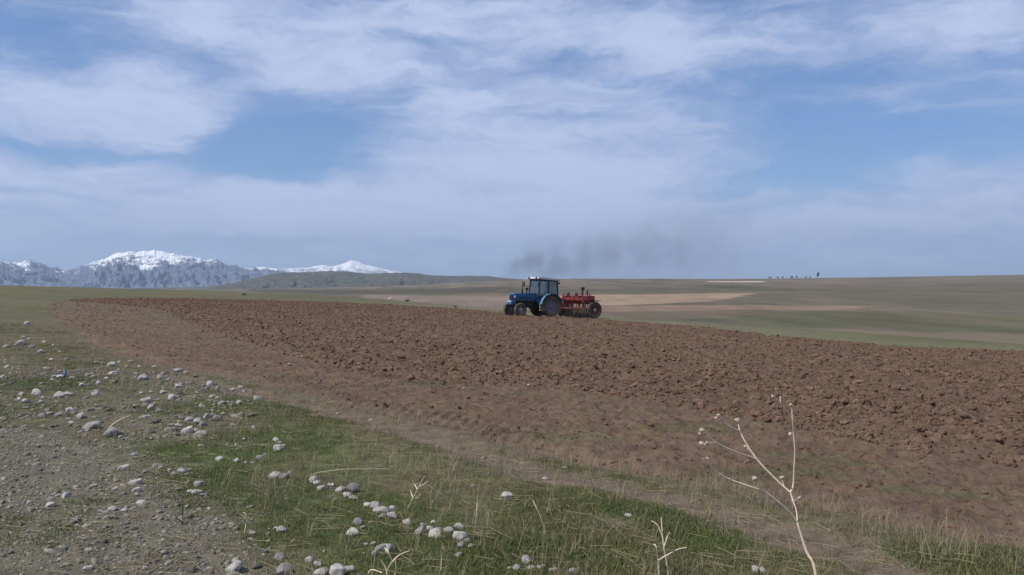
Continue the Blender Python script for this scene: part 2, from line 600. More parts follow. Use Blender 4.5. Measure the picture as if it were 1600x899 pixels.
col = np.clip(col, 0.005, 0.8)
M_GROUND = attr_mat('turf_and_dirt', 38.0, 0.42, 0.012, mid_scale=5.0)
ground = grid_mesh('ground', GX, GY, GZ, M_GROUND, col=col, wrap=True)
tag(ground, kind='structure')

# ------------------------------------------------------------------ ploughed field
pa = np.linspace(R(-36.5), R(40), 800)
prr = np.geomspace(4.6, 106, 720)
PA, PR = np.meshgrid(pa, prr)
PX = np.sin(PA) * PR; PY = np.cos(PA) * PR
psf = sd_poly(PX, PY, FIELD)
rsf = sd_poly(PX, PY, ROUGH)


def field_z(x, y, sf_, rs_):
    rw = sstep(-1.2, 1.6, rs_ + 0.9 * fbm(x / 1.5, y / 1.5, 3, 103))
    far = sstep(12, 45, np.hypot(x, y))
    # lumps thrown up by the plough
    big = np.abs(fbm(x / 0.62, y / 0.50, 4, 111)); big = 0.24 - big
    lump = np.clip(fbm(x / 0.30, y / 0.26, 4, 121) + 0.15, 0, 1)
    hgt = rw * (0.13 * np.clip(big, -0.25, 0.3) + 0.13 * lump)
    hgt += (1 - rw) * (0.055 * fbm(x / 0.35, y / 0.30, 4, 131) + 0.06 * np.clip(fbm(x / 0.15, y / 0.15, 3, 133) + 0.1, 0, 1))
    hgt += 0.06 * fbm(x / 4.2, y / 3.0, 3, 141)
    # tyre lug prints in the soft margin
    dl = d_line(x, y, NEAR_LINE)
    for off, wd, sg in ((0.62, 0.30, 1), (1.22, 0.27, -1), (2.6, 0.28, 1)):
        side = dl - off + 0.10 * fbm(x / 3, y / 3, 2, 151)
        band = (1 - sstep(wd * 0.7, wd, np.abs(side))) * 0.9 * (1 - sstep(-0.5, 1.2, x)) * (y < 22) * sstep(-0.45, 0.0, fbm(x / 2.2, y / 2.2, 2, 153))
        s = (x * 0.60 - y * 0.80) + 0.05 * fbm(x / 0.8, y / 0.8, 2, 155)
        lug = np.abs(((s / 0.20 + sg * side / 0.34) % 1.0) - 0.5) * 2
        hgt = hgt * (1 - 0.6 * band) + band * (sstep(0.2, 0.9, lug) * 0.046 - 0.03)
    e = sstep(-0.15, 0.75, sf_ + 0.35 * fbm(x / 0.7, y / 0.7, 3, 161) + 2.6 * far * fbm(x / 4, y / 4, 3, 163))
    return hill(x, y) + (0.02 + hgt) * e - 0.16 * (1 - e), rw, lump, e


PZ, prw, plump, pe = field_z(PX, PY, psf, rsf)
m1 = fbm(PX / 2.2, PY / 1.2, 4, 171); m2 = fbm(PX / 0.5, PY / 0.4, 3, 173)
pc = np.broadcast_to(C_SOIL, PX.shape + (3,)).copy()
pc = lerp3(pc, C_SOILD, 0.8 * sstep(-0.1, 0.5, m2 + 0.3 * m1) * (0.4 + 0.6 * prw))
pc = lerp3(pc, np.array([0.152, 0.098, 0.066]), 0.6 * sstep(0.0, 0.5, fbm(PX / 6, PY / 3, 3, 175)))
pc = lerp3(pc, np.array([0.140, 0.098, 0.068]), 0.8 * (1 - prw))
pc = lerp3(pc, C_OLIVE, 0.75 * (1 - prw) * sstep(0.05, 0.45, m1 + 0.25 * m2))
pc = lerp3(pc, C_DIRT * 0.95, 0.6 * (1 - sstep(0.1, 1.0, psf)) * (PR < 30))
lft = sstep(-6, -18, PX) * 0 + (1 - sstep(-26, -9, PX)) * (1 - prw)
pc = lerp3(pc, np.array([0.140, 0.103, 0.076]), 0.6 * lft)
lf2 = (1 - sstep(-24, -5, PX)) * (1 - prw)
pc = lerp3(pc, np.array([0.118, 0.106, 0.066]), 0.6 * lf2 * sstep(-0.25, 0.35, fbm(PX / 3.5, PY / 5, 4, 177)))
M_SOIL = attr_mat('ploughed_soil', 11.0, 0.35, 0.07, mid_scale=2.5)
field = grid_mesh('ploughed_field', PX, PY, PZ, M_SOIL, keep=psf > -0.25, col=np.clip(pc, 0.01, 0.6))
tag(field, kind='structure')


# ------------------------------------------------------------------ geometry-node scatter for uncountable small stuff
def lump_mesh(name, seed, sub, flat, rough, mat, smooth=True, freq=1.3):
    bm = bmesh.new()
    bmesh.ops.create_icosphere(bm, subdivisions=sub, radius=0.5)
    rs = random.Random(seed)
    off = Vector((rs.uniform(-50, 50), rs.uniform(-50, 50), rs.uniform(-50, 50)))
    sx, sy = rs.uniform(0.85, 1.15), rs.uniform(0.62, 0.95)
    for v in bm.verts:
        d = 1 + rough * mnoise.noise(v.co * freq * 2 + off) + rough * 0.5 * mnoise.noise(v.co * freq * 5 + off) + (rough * 0.35 * mnoise.noise(v.co * freq * 12 + off) if sub > 2 else 0)
        v.co = Vector((v.co.x * sx * d, v.co.y * sy * d, v.co.z * flat * d))
    me = bpy.data.meshes.new(name)
    bm.to_mesh(me); bm.free()
    me.materials.append(mat)
    if smooth:
        me.shade_smooth()
    return me


def stone_mesh(name, seed, flat, mat):
    rs_ = random.Random(seed)
    bm = bmesh.new()
    bmesh.ops.create_icosphere(bm, subdivisions=4, radius=0.5)
    off = Vector((rs_.uniform(-50, 50), rs_.uniform(-50, 50), rs_.uniform(-50, 50)))
    pls = []
    for _ in range(11):
        n = Vector((rs_.gauss(0, 1), rs_.gauss(0, 1), rs_.gauss(0, 0.8))).normalized()
        pls.append((n, rs_.uniform(0.30, 0.43)))
    sx, sy = rs_.uniform(0.95, 1.25), rs_.uniform(0.70, 1.0)
    for v in bm.verts:
        c = v.co.copy()
        for n, d in pls:
            e = c.dot(n) - d
            if e > 0:
                c -= n * e * 0.88
        c *= 1 + 0.10 * mnoise.noise(c * 3 + off) + 0.05 * mnoise.noise(c * 9 + off) + 0.025 * mnoise.noise(c * 22 + off)
        v.co = Vector((c.x * sx, c.y * sy, c.z * flat)) * 1.15
    me = bpy.data.meshes.new(name)
    bm.to_mesh(me); bm.free()
    me.materials.append(mat)
    me.shade_smooth()
    return me


def scatter(name, pts, rots, scls, idx, meshes, label, cat):
    me = bpy.data.meshes.new(name)
    me.vertices.add(len(pts)); me.vertices.foreach_set('co', np.asarray(pts, np.float32).reshape(-1))
    for nm, arr in (('rot', rots), ('scl', scls)):
        a = me.attributes.new(nm, 'FLOAT_VECTOR', 'POINT')
        a.data.foreach_set('vector', np.asarray(arr, np.float32).reshape(-1))
    a = me.attributes.new('pick', 'INT', 'POINT')
    a.data.foreach_set('value', np.asarray(idx, np.int32))
    pc_ = bpy.data.collections.new(name + '_source')
    for i, m_ in enumerate(meshes):
        pc_.objects.link(bpy.data.objects.new('%s_source_%02d' % (name, i), m_))
    ng = bpy.data.node_groups.new(name + '_scatter', 'GeometryNodeTree')
    ng.interface.new_socket('Geometry', in_out='INPUT', socket_type='NodeSocketGeometry')
    ng.interface.new_socket('Geometry', in_out='OUTPUT', socket_type='NodeSocketGeometry')
    N = ng.nodes; L = ng.links
    gi = N.new('NodeGroupInput'); go = N.new('NodeGroupOutput')
    ci = N.new('GeometryNodeCollectionInfo')
    ci.inputs['Collection'].default_value = pc_
    ci.inputs['Separate Children'].default_value = True
    ci.inputs['Reset Children'].default_value = True
    iop = N.new('GeometryNodeInstanceOnPoints')
    def na(nm, dt):
        nd = N.new('GeometryNodeInputNamedAttribute'); nd.data_type = dt
        nd.inputs['Name'].default_value = nm
        return nd.outputs[0]
    er = N.new('FunctionNodeEulerToRotation')
    L.new(na('rot', 'FLOAT_VECTOR'), er.inputs[0])
    L.new(gi.outputs[0], iop.inputs['Points'])
    L.new(ci.outputs[0], iop.inputs['Instance'])
    iop.inputs['Pick Instance'].default_value = True
    L.new(na('pick', 'INT'), iop.inputs['Instance Index'])
    L.new(er.outputs[0], iop.inputs['Rotation'])
    L.new(na('scl', 'FLOAT_VECTOR'), iop.inputs['Scale'])
    L.new(iop.outputs[0], go.inputs[0])
    o = bpy.data.objects.new(name, me)
    COL.objects.link(o)
    md = o.modifiers.new('scatter', 'NODES')
    md.node_group = ng
    return tag(o, label, cat, kind='stuff')


def polar_pts(n, r0, r1, a0, a1, pw_=1.0):
    """random ground points, denser near by (pw_=2 even over the ground)"""
    u = RNG.random(n)
    if pw_ == 0:
        r = r0 * (r1 / r0) ** u
    else:
        r = (r0 ** pw_ + u * (r1 ** pw_ - r0 ** pw_)) ** (1 / pw_)
    a = R(a0) + RNG.random(n) * R(a1 - a0)
    return np.sin(a) * r, np.cos(a) * r, r


# clods
M_CLOD = simple_mat('soil_clod', (0.150, 0.098, 0.067, 1), 0.95, 0, 0.25, 5.0, 0.5, rnd=0.25, spec=0.08)
x, y, r = polar_pts(190000, 5.0, 100, -35, 39, 0.75)
s1 = sd_poly(x, y, FIELD); s2 = sd_poly(x, y, ROUGH)
dens = np.where(s2 > -0.3, 1.0, 0.34) * (0.45 + 0.55 * sstep(-0.3, 0.3, fbm(x / 2.2, y / 1.6, 3, 201)))
ok = (s1 > 0.25) & (RNG.random(len(x)) < dens)
x, y, r, s1, s2 = x[ok], y[ok], r[ok], s1[ok], s2[ok]
zz, _, _, _ = field_z(x, y, s1, s2)
sz = np.clip(RNG.lognormal(math.log(0.042), 0.5, len(x)), 0.016, 0.145) * np.where(s2 > -0.3, 1, 0.55)
sz = np.maximum(sz, 0.0013 * r)
clod_m = [lump_mesh('clod_%d' % i, 300 + i, 3, 0.8, 0.85, M_CLOD, True, 1.5) for i in range(8)]
scatter('soil_clods', np.stack([x, y, zz + np.where(s2 > -0.3, 0.0, -0.12) * sz], -1), RNG.uniform(-3.1, 3.1, (len(x), 3)) * [0.25, 0.25, 1], np.stack([sz * RNG.uniform(.8, 1.3, len(x)), sz, sz * RNG.uniform(.7, 1.1, len(x))], -1),
        RNG.integers(0, 8, len(x)), clod_m, 'loose brown clods of earth turned up across the ploughed field', 'clods')

# gravel
M_PEB = simple_mat('pebble', (0.190, 0.172, 0.145, 1), 0.9, 0, 0.3, 5.0, 0.2, rnd=0.50, spec=0.15)
x, y, r = polar_pts(95000, 2.6, 26, -38, 14, 0.6)
g1 = sd_poly(x, y, GRAVEL); g2 = sd_poly(x, y, STONY); g3 = sd_poly(x, y, FIELD)
nn = fbm(x / 0.9, y / 0.9, 3, 31)
dn = 0.95 * sstep(-0.5, 0.25, g1 + 0.5 * nn) + 0.55 * sstep(-0.8, 0.6, g2) * sstep(-0.25, 0.3, fbm(x / 1.4, y / 1.4, 3, 211)) + 0.03
ok = (g3 < -0.1) & (RNG.random(len(x)) < dn)
x, y, r = x[ok], y[ok], r[ok]
sz = np.clip(RNG.lognormal(math.log(0.012), 0.6, len(x)), 0.006, 0.06) * np.where(g2[ok] > 0, 2.0, 1.0)
sz = np.maximum(sz, 0.0018 * r)
peb_m = [lump_mesh('pebble_%d' % i, 400 + i, 2, 0.55, 0.45, M_PEB, True) for i in range(7)]
scatter('gravel', np.stack([x, y, ground_z(x, y) + 0.05 * sz], -1), RNG.uniform(-3.1, 3.1, (len(x), 3)) * [0.15, 0.15, 1], np.stack([sz * RNG.uniform(.9, 1.5, len(x)), sz, sz], -1),
        RNG.integers(0, 7, len(x)), peb_m, 'small grey pebbles strewn over the gravel and thin turf', 'gravel')


# grass
def blade_tuft(name, seed, n, hmin, hmax, spread, width, lean, mat):
    rs = random.Random(seed)
    V = []; Fc = []
    for _ in range(n):
        a = rs.uniform(0, 2 * math.pi); d = spread * math.sqrt(rs.random())
        p = Vector((math.cos(a) * d, math.sin(a) * d, -0.006))
        h = rs.uniform(hmin, hmax); la = rs.uniform(0, 2 * math.pi); ln = rs.uniform(0.1, lean) * h
        dr = Vector((math.cos(la), math.sin(la), 0)); sd2 = Vector((-dr.y, dr.x, 0)) * width * rs.uniform(.7, 1.2) / 2
        b0 = len(V)
        p1 = p + dr * ln * 0.35 + Vector((0, 0, h * 0.6)); p2 = p + dr * ln + Vector((0, 0, h))
        V += [p - sd2, p + sd2, p1 + sd2 * 0.8, p1 - sd2 * 0.8, p2]
        Fc += [(b0, b0 + 1, b0 + 2, b0 + 3), (b0 + 3, b0 + 2, b0 + 4)]
    me = bpy.data.meshes.new(name)
    me.from_pydata([tuple(v) for v in V], [], Fc)
    me.materials.append(mat)
    return me


def grass_mat(name, c1, c2):
    m_, q, b = new_mat(name)
    oi = q.node('ShaderNodeObjectInfo')
    g = q.node('ShaderNodeNewGeometry')
    f, _ = q.noise(g.outputs['Position'], 1.3, 3.0)
    w = q.math('ADD', q.math('MULTIPLY', oi.outputs['Random'], 0.6), q.math('MULTIPLY', f, 0.5), clamp=True)
    q.l.new(q.mix(w, c1, c2), b.inputs['Base Color'])
    b.inputs['Roughness'].default_value = 0.8
    b.inputs['Specular IOR Level'].default_value = 0.15
    tr = q.node('ShaderNodeBsdfTranslucent')
    q.l.new(q.mix(w, c1, c2), tr.inputs[0])
    ms = q.node('ShaderNodeMixShader'); ms.inputs[0].default_value = 0.25
    q.l.new(b.outputs[0], ms.inputs[1]); q.l.new(tr.outputs[0], ms.inputs[2])
    q.l.new(ms.outputs[0], q.n['Material Output'].inputs[0])
    return m_


M_GR = grass_mat('green_grass', (0.062, 0.102, 0.026, 1), (0.145, 0.152, 0.060, 1))
M_OL = grass_mat('olive_grass', (0.135, 0.125, 0.055, 1), (0.240, 0.210, 0.115, 1))
M_ST = grass_mat('dry_grass', (0.20, 0.165, 0.095, 1), (0.36, 0.31, 0.20, 1))
tuft_m = [blade_tuft('grass_%d' % i, 500 + i, 16, 0.010, 0.034 + 0.004 * (i % 4), 0.075, 0.0046, 1.2, M_GR if i < 4 else M_OL) for i in range(8)]
x, y, r = polar_pts(160000, 2.6, 36, -40, 40, 0.55)
f1 = sd_poly(x, y, FIELD); g1 = sd_poly(x, y, GRAVEL); pwx = path_w(x, y); g2 = sd_poly(x, y, STONY)
nn = fbm(x / 3.1, y / 3.1, 4, 21); nb = fbm(x / 0.9, y / 0.9, 4, 31)
dn = 0.24 + 0.66 * sstep(-0.25, 0.35, nn - 0.8 * nb)
dn = dn * (1 - (0.94 - 0.22 * sstep(0.1, 0.45, nn - 0.3 * nb)) * sstep(-0.4, 0.3, g1 + 0.45 * nb + 0.25 * nn)) * (1 - 0.9 * pwx) * (1 - 0.45 * sstep(-0.5, 0.8, g2))
dn = np.where(f1 > 0, 0.05 * sstep(0.0, 0.4, fbm(x / 2.2, y / 1.2, 4, 171)) * (1 - sstep(2.5, 4, f1)), dn)
lw_ = lush_w(x, y)
dn = np.where(f1 < 0, np.maximum(dn, 0.95 * lw_ * (1 - 0.7 * pwx)), dn)
ok = RNG.random(len(x)) < dn
x, y, r, f1, nn, lw_ = x[ok], y[ok], r[ok], f1[ok], nn[ok], lw_[ok]
sz = RNG.uniform(0.6, 1.25, len(x)) * (0.75 + 0.5 * sstep(-0.2, 0.5, nn) + 0.10 * lw_)
gzv = ground_z(x, y)
inf = f1 > 0.0
if inf.any():
    gzv[inf] = np.maximum(gzv[inf], field_z(x[inf], y[inf], f1[inf], sd_poly(x[inf], y[inf], ROUGH))[0] - 0.01)
scatter('grass', np.stack([x, y, gzv], -1), np.stack([RNG.uniform(-.15, .15, len(x)), RNG.uniform(-.15, .15, len(x)), RNG.uniform(-3.1, 3.1, len(x))], -1),
        np.stack([sz, sz, sz], -1), np.where(RNG.random(len(x)) < 0.44 - 0.5 * nn - 0.26 * lw_, RNG.integers(4, 8, len(x)), RNG.integers(0, 4, len(x))), tuft_m, 'short patchy green grass over the stony verge', 'grass')
# dry bents
dry_m = [blade_tuft('bent_%d' % i, 600 + i, 6, 0.05, 0.15 + 0.02 * i, 0.06, 0.0035, 1.0, M_ST) for i in range(5)]
dry_m += [blade_tuft('tall_bent_%d' % i, 650 + i, 3, 0.14, 0.27 + 0.04 * i, 0.05, 0.0030, 0.45, M_ST) for i in range(3)]
x, y, r = polar_pts(42000, 2.8, 34, -40, 40, 0.7)
f1 = sd_poly(x, y, FIELD); g1 = sd_poly(x, y, GRAVEL); pwx = path_w(x, y)
nb = fbm(x / 1.2, y / 1.2, 3, 221)
dn = 0.16 + 0.5 * sstep(0.05, 0.4, nb)
edge = np.exp(-((f1 + 0.25) / 0.45) ** 2)
dn = np.clip(dn + 0.5 * edge, 0, 1) * (1 - 0.85 * sstep(-0.3, 0.3, g1)) * (1 - 0.8 * pwx)
ok = (f1 < 0.45) & (RNG.random(len(x)) < dn)
x, y = x[ok], y[ok]
sz = RNG.uniform(0.5, 1.2, len(x))
scatter('dry_grass', np.stack([x, y, ground_z(x, y)], -1), np.stack([RNG.uniform(-.3, .3, len(x)), RNG.uniform(-.3, .3, len(x)), RNG.uniform(-3.1, 3.1, len(x))], -1),
        np.stack([sz, sz, sz], -1), np.where(RNG.random(len(x)) < 0.07, RNG.integers(5, 8, len(x)), RNG.integers(0, 5, len(x))), dry_m, 'thin straw coloured dead grass along the verge and field margin', 'dry grass')
# fallen straws
fl = []
for i in range(4):
    V = []; Fc = []
    rs = random.Random(700 + i)
    for _ in range(5):
        a = rs.uniform(0, 6.28); L_ = rs.uniform(0.06, 0.22); c0 = Vector((rs.uniform(-.2, .2), rs.uniform(-.2, .2), rs.uniform(0.004, 0.03)))
        d = Vector((math.cos(a), math.sin(a), rs.uniform(-.12, .12))); s = Vector((-d.y, d.x, 0)) * 0.0018; u_ = Vector((0, 0, 0.0025))
        b0 = len(V)
        for e_ in (-0.5, 0.5):
            V += [c0 + d * L_ * e_ - s, c0 + d * L_ * e_ + s, c0 + d * L_ * e_ + u_]
        Fc += [(b0, b0 + 1, b0 + 4, b0 + 3), (b0 + 1, b0 + 2, b0 + 5, b0 + 4), (b0 + 2, b0, b0 + 3, b0 + 5)]
    me = bpy.data.meshes.new('straw_%d' % i); me.from_pydata([tuple(v) for v in V], [], Fc); me.materials.append(M_ST); fl.append(me)
x, y, r = polar_pts(2600, 2.8, 14, -38, 38, 0.8)
ok = (sd_poly(x, y, FIELD) < 0.2) & (RNG.random(len(x)) < 0.32)
x, y = x[ok], y[ok]
scatter('straw_litter', np.stack([x, y, ground_z(x, y) + 0.004], -1), np.stack([0 * x, 0 * x, RNG.uniform(-3, 3, len(x))], -1), np.ones((len(x), 3)),
        RNG.integers(0, 4, len(x)), fl, 'pale fallen straws lying on the turf', 'straw')

# ------------------------------------------------------------------ far hills and mountains
def range_mesh(name, prof, rad, depth, base, mat, cols, rows, seed, gully, gx_, jag=0.0, back=True):
    """a mountain flank: ridge line from a profile of (photo x, y), carved by gullies; real distance and height"""
    P = np.array(prof, float)
    pxs = np.linspace(P[0, 0], P[-1, 0], cols)
    pys = np.interp(pxs, P[:, 0], P[:, 1])
    if jag > 0:
        pys = pys - jag * (ridged(pxs / 17, pxs * 0 + seed + 0.37, 5, seed) - 0.6)
    azm = np.arctan((pxs - 800) / F)
    u = np.concatenate([np.linspace(0, 1, rows), 1 + np.linspace(0, 1, rows // 3)[1:]]) if back else np.linspace(0, 1, rows)
    Am, U = np.meshgrid(azm, u)
    rr = rad + depth * (U - 1)
    hr_ = (HY - pys) / F * rad * np.cos(azm) + EYE
    H = np.broadcast_to(hr_, U.shape)
    uu = np.clip(U, 0, 1)
    prof_ = np.where(U <= 1, uu ** 1.25, 1 - 1.1 * (U - 1))
    q = Am * gx_
    g = ridged(q + 2.2 * fbm(q * 0.5, U * 3, 3, seed + 3), U * 4.5 + 1.2 * fbm(q * 0.6, U * 3 + 9, 3, seed + 4), 6, seed + 7)
    carve = gully * (1 - g) * np.clip(1.15 - np.abs(uu - 0.55) * 1.9, 0.0, 1) * np.where(U < 1, 1 - uu ** 8, 0.4)
    Z = base + (H - base) * np.clip(prof_ - carve, 0, 1.2)
    X_ = np.sin(Am) * rr; Y_ = np.cos(Am) * rr
    o = grid_mesh(name, X_, Y_, Z, mat, extra={'gully': (1 - g) + 0 * Z, 'px': np.broadcast_to(pxs, U.shape).copy()})
    return tag(o, kind='structure')


def rock_mat(name, rock1, rock2, snow_lo, snow_hi, zscale, snow_n, stretch, patch=None):
    m_, q, b = new_mat(name)
    g = q.node('ShaderNodeNewGeometry')
    mp = q.node('ShaderNodeMapping'); mp.inputs['Scale'].default_value = stretch
    q.l.new(g.outputs['Position'], mp.inputs[0])
    f, _ = q.noise(mp.outputs[0], 1.0, 7.0, 0.65)
    f2, _ = q.noise(mp.outputs[0], 4.0, 6.0, 0.65)
    c = q.mix(q.ramp(q.math('ADD', q.math('MULTIPLY', f, .6), q.math('MULTIPLY', f2, .4)), 0.36, 0.64), rock1, rock2)
    if snow_hi is not None:
        sp = q.node('ShaderNodeSeparateXYZ'); q.l.new(g.outputs['Position'], sp.inputs[0])
        h = q.math('ADD', q.math('MULTIPLY', sp.outputs[2], 1.0 / zscale), q.math('MULTIPLY', q.math('SUBTRACT', f, 0.5), snow_n))
        h = q.math('ADD', h, q.math('MULTIPLY', q.math('SUBTRACT', f2, 0.5), snow_n * 0.9))
        if patch:
            a_ = q.node('ShaderNodeAttribute', attribute_name='px')
            h = q.math('ADD', h, q.ramp(a_.outputs['Fac'], patch[0], patch[1], patch[2], patch[3]))
        gu = q.node('ShaderNodeAttribute', attribute_name='gully')
        h = q.math('ADD', h, q.math('MULTIPLY', q.math('SUBTRACT', gu.outputs['Fac'], 0.35), 0.75))
        c = q.mix(q.ramp(h, snow_lo, snow_hi), c, (0.82, 0.84, 0.88, 1))
    q.l.new(c, b.inputs['Base Color'])
    b.inputs['Roughness'].default_value = 0.95
    b.inputs['Specular IOR Level'].default_value = 0.05
    return m_


RM = 12000.0
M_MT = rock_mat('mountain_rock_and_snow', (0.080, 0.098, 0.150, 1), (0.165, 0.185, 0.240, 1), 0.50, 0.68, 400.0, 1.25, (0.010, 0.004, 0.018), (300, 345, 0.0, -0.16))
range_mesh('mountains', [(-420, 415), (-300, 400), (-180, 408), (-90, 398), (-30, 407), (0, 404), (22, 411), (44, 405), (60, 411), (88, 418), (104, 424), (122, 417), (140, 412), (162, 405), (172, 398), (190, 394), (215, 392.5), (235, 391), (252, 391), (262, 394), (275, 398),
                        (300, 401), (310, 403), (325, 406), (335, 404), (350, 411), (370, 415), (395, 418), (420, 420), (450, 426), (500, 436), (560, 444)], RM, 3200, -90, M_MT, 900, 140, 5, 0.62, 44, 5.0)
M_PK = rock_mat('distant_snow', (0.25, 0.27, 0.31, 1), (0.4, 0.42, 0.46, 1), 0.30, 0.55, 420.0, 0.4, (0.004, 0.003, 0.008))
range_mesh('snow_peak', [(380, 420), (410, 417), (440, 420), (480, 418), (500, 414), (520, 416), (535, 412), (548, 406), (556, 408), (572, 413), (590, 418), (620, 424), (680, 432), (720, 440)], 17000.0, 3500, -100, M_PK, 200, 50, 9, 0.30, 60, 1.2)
M_HL = rock_mat('dry_hill', (0.074, 0.074, 0.060, 1), (0.105, 0.100, 0.082, 1), 0, None, 1, 0, (0.010, 0.003, 0.014))
range_mesh('hills', [(250, 458), (290, 452), (330, 448), (370, 441), (395, 435), (420, 429), (440, 426), (480, 424.5), (520, 423), (545, 424.5), (570, 427.5), (610, 426), (645, 426), (665, 429), (700, 431), (730, 430.5), (760, 431), (790, 434.5), (830, 437), (880, 440), (930, 445)],
           5200.0, 1500, -62, M_HL, 420, 70, 15, 0.42, 34, 0.9)

# ------------------------------------------------------------------ builder for made things
class MB:
    def __init__(s):
        s.v = []; s.f = []

    def add(s, V, Fc):
        b = len(s.v)
        s.v += [Vector(v) for v in V]
        s.f += [tuple(i + b for i in f) for f in Fc]
        return s

    def box(s, lo, hi, M=None, taper=None):
        x0, y0, z0 = lo; x1, y1, z1 = hi
        V = [Vector(p) for p in ((x0, y0, z0), (x1, y0, z0), (x1, y1, z0), (x0, y1, z0), (x0, y0, z1), (x1, y0, z1), (x1, y1, z1), (x0, y1, z1))]
        if M is not None:
            V = [M @ v for v in V]
        return s.add(V, [(3, 2, 1, 0), (4, 5, 6, 7), (0, 1, 5, 4), (1, 2, 6, 5), (2, 3, 7, 6), (3, 0, 4, 7)])

    def bar(s, a, b, w, h=None):
        """square bar from a to b"""
        a = Vector(a); b = Vector(b); h = h or w
        d = (b - a).normalized()
        up = Vector((0, 0, 1)) if abs(d.z) < 0.95 else Vector((1, 0, 0))
        sd2 = d.cross(up).normalized() * w / 2
        u2 = sd2.cross(d).normalized() * h / 2
        V = [a - sd2 - u2, a + sd2 - u2, a + sd2 + u2, a - sd2 + u2, b - sd2 - u2, b + sd2 - u2, b + sd2 + u2, b - sd2 + u2]
        return s.add(V, [(0, 1, 2, 3), (7, 6, 5, 4), (0, 4, 5, 1), (1, 5, 6, 2), (2, 6, 7, 3), (3, 7, 4, 0)])

    def tube(s, pts, rad, n=8):
        pts = [Vector(p) for p in pts]
        rad = rad if isinstance(rad, (list, tuple)) else [rad] * len(pts)
        V = []; Fc = []
        for i, p in enumerate(pts):
            d = (pts[min(i + 1, len(pts) - 1)] - pts[max(i - 1, 0)]).normalized()
            up = Vector((0, 0, 1)) if abs(d.z) < 0.9 else Vector((1, 0, 0))
            a = d.cross(up).normalized(); b = a.cross(d)
            for k in range(n):
                t_ = 2 * math.pi * k / n
                V.append(p + (a * math.cos(t_) + b * math.sin(t_)) * rad[i])
        for i in range(len(pts) - 1):
            for k in range(n):
                Fc.append((i * n + k, i * n + (k + 1) % n, (i + 1) * n + (k + 1) % n, (i + 1) * n + k))
        Fc.append(tuple(range(n))); Fc.append(tuple(range((len(pts) - 1) * n + n - 1, (len(pts) - 1) * n - 1, -1)))
        return s.add(V, Fc)

    def lathe_y(s, prof, c, n=32):
        """profile of (radius, y) turned about a y axis through c"""
        c = Vector(c); V = []; Fc = []; k = len(prof)
        for i in range(n):
            a = 2 * math.pi * i / n
            for (r0, y0) in prof:
                V.append(c + Vector((math.cos(a) * r0, y0, math.sin(a) * r0)))
        for i in range(n):
            j = (i + 1) % n
            for q in range(k - 1):
                Fc.append((i * k + q, j * k + q, j * k + q + 1, i * k + q + 1))
        return s.add(V, Fc)

    def prism_y(s, poly, y0, y1):
        """polygon in x-z pushed along y"""
        n = len(poly)
        V = [(p[0], y0, p[1]) for p in poly] + [(p[0], y1, p[1]) for p in poly]
        Fc = [tuple(range(n)), tuple(range(2 * n - 1, n - 1, -1))]
        for i in range(n):
            j = (i + 1) % n
            Fc.append((i, i + n, j + n, j))
        return s.add(V, Fc)

    def build(s, name, mat, parent=None, smooth=None, bevel=0.0):
        me = bpy.data.meshes.new(name)
        me.from_pydata([tuple(v) for v in s.v], [], s.f)
        bm = bmesh.new(); bm.from_mesh(me)
        bmesh.ops.recalc_face_normals(bm, faces=bm.faces)
        if bevel > 0:
            bmesh.ops.bevel(bm, geom=list(bm.edges), offset=bevel, segments=2, affect='EDGES', clamp_overlap=True)
        bm.to_mesh(me); bm.free()
        return link(name, me, mat, parent, smooth)


def skin_obj(name, verts, edges, radii, mat, parent=None, sub=1, root=0):
    me = bpy.data.meshes.new(name)
    me.from_pydata(verts, edges, [])
    o = bpy.data.objects.new(name, me)
    COL.objects.link(o)
    sk = o.modifiers.new('skin', 'SKIN')
    if not me.skin_vertices:
        bm = bmesh.new(); bm.from_mesh(me); bm.verts.layers.skin.verify(); bm.to_mesh(me); bm.free()
    for i, sv in enumerate(me.skin_vertices[0].data):
        rr = radii[i]
        sv.radius = rr if isinstance(rr, tuple) else (rr, rr)
        sv.use_root = (i == root)
    sk.use_smooth_shade = True
    ss = o.modifiers.new('sub', 'SUBSURF'); ss.levels = sub; ss.render_levels = sub
    me.materials.append(mat)
    o.parent = parent
    return o


M_BLUE = simple_mat('blue_paint', (0.016, 0.115, 0.270, 1), 0.45, 0, 0.15, 3, 0, 0.30, spec=0.4)
M_LBLUE = simple_mat('faded_blue_paint', (0.10, 0.24, 0.40, 1), 0.5, 0, 0.15, 3, 0, 0.25)
M_DBLUE = simple_mat('dark_blue_frame', (0.012, 0.028, 0.075, 1), 0.5, 0, 0.2, 3)
M_WHITE = simple_mat('white_roof_paint', (0.72, 0.74, 0.76, 1), 0.5, 0, 0.06, 2, 0, 0.15)
M_BLACK = simple_mat('black_iron', (0.022, 0.022, 0.024, 1), 0.65, 0, 0.3, 5, 0, 0.35, (0.09, 0.065, 0.05, 1))
M_RUB = simple_mat('dusty_rubber', (0.075, 0.060, 0.052, 1), 0.9, 0, 0.25, 4, 0.2, 0.75, (0.20, 0.150, 0.115, 1))
M_RIM = simple_mat('grey_rim', (0.17, 0.17, 0.19, 1), 0.6, 0.0, 0.2, 4, 0, 0.45)
M_HUB = simple_mat('pale_hub', (0.50, 0.48, 0.46, 1), 0.6, 0, 0.1, 4, 0, 0.3)
M_STEEL = simple_mat('bare_steel', (0.42, 0.41, 0.40, 1), 0.5, 0.2, 0.15, 6, 0, 0.3)
M_RED = simple_mat('faded_red_paint', (0.270, 0.046, 0.044, 1), 0.6, 0, 0.22, 3, 0.05, 0.35, (0.17, 0.09, 0.08, 1))
M_REDD = simple_mat('dark_red_frame', (0.17, 0.040, 0.036, 1), 0.7, 0, 0.25, 4, 0, 0.5)
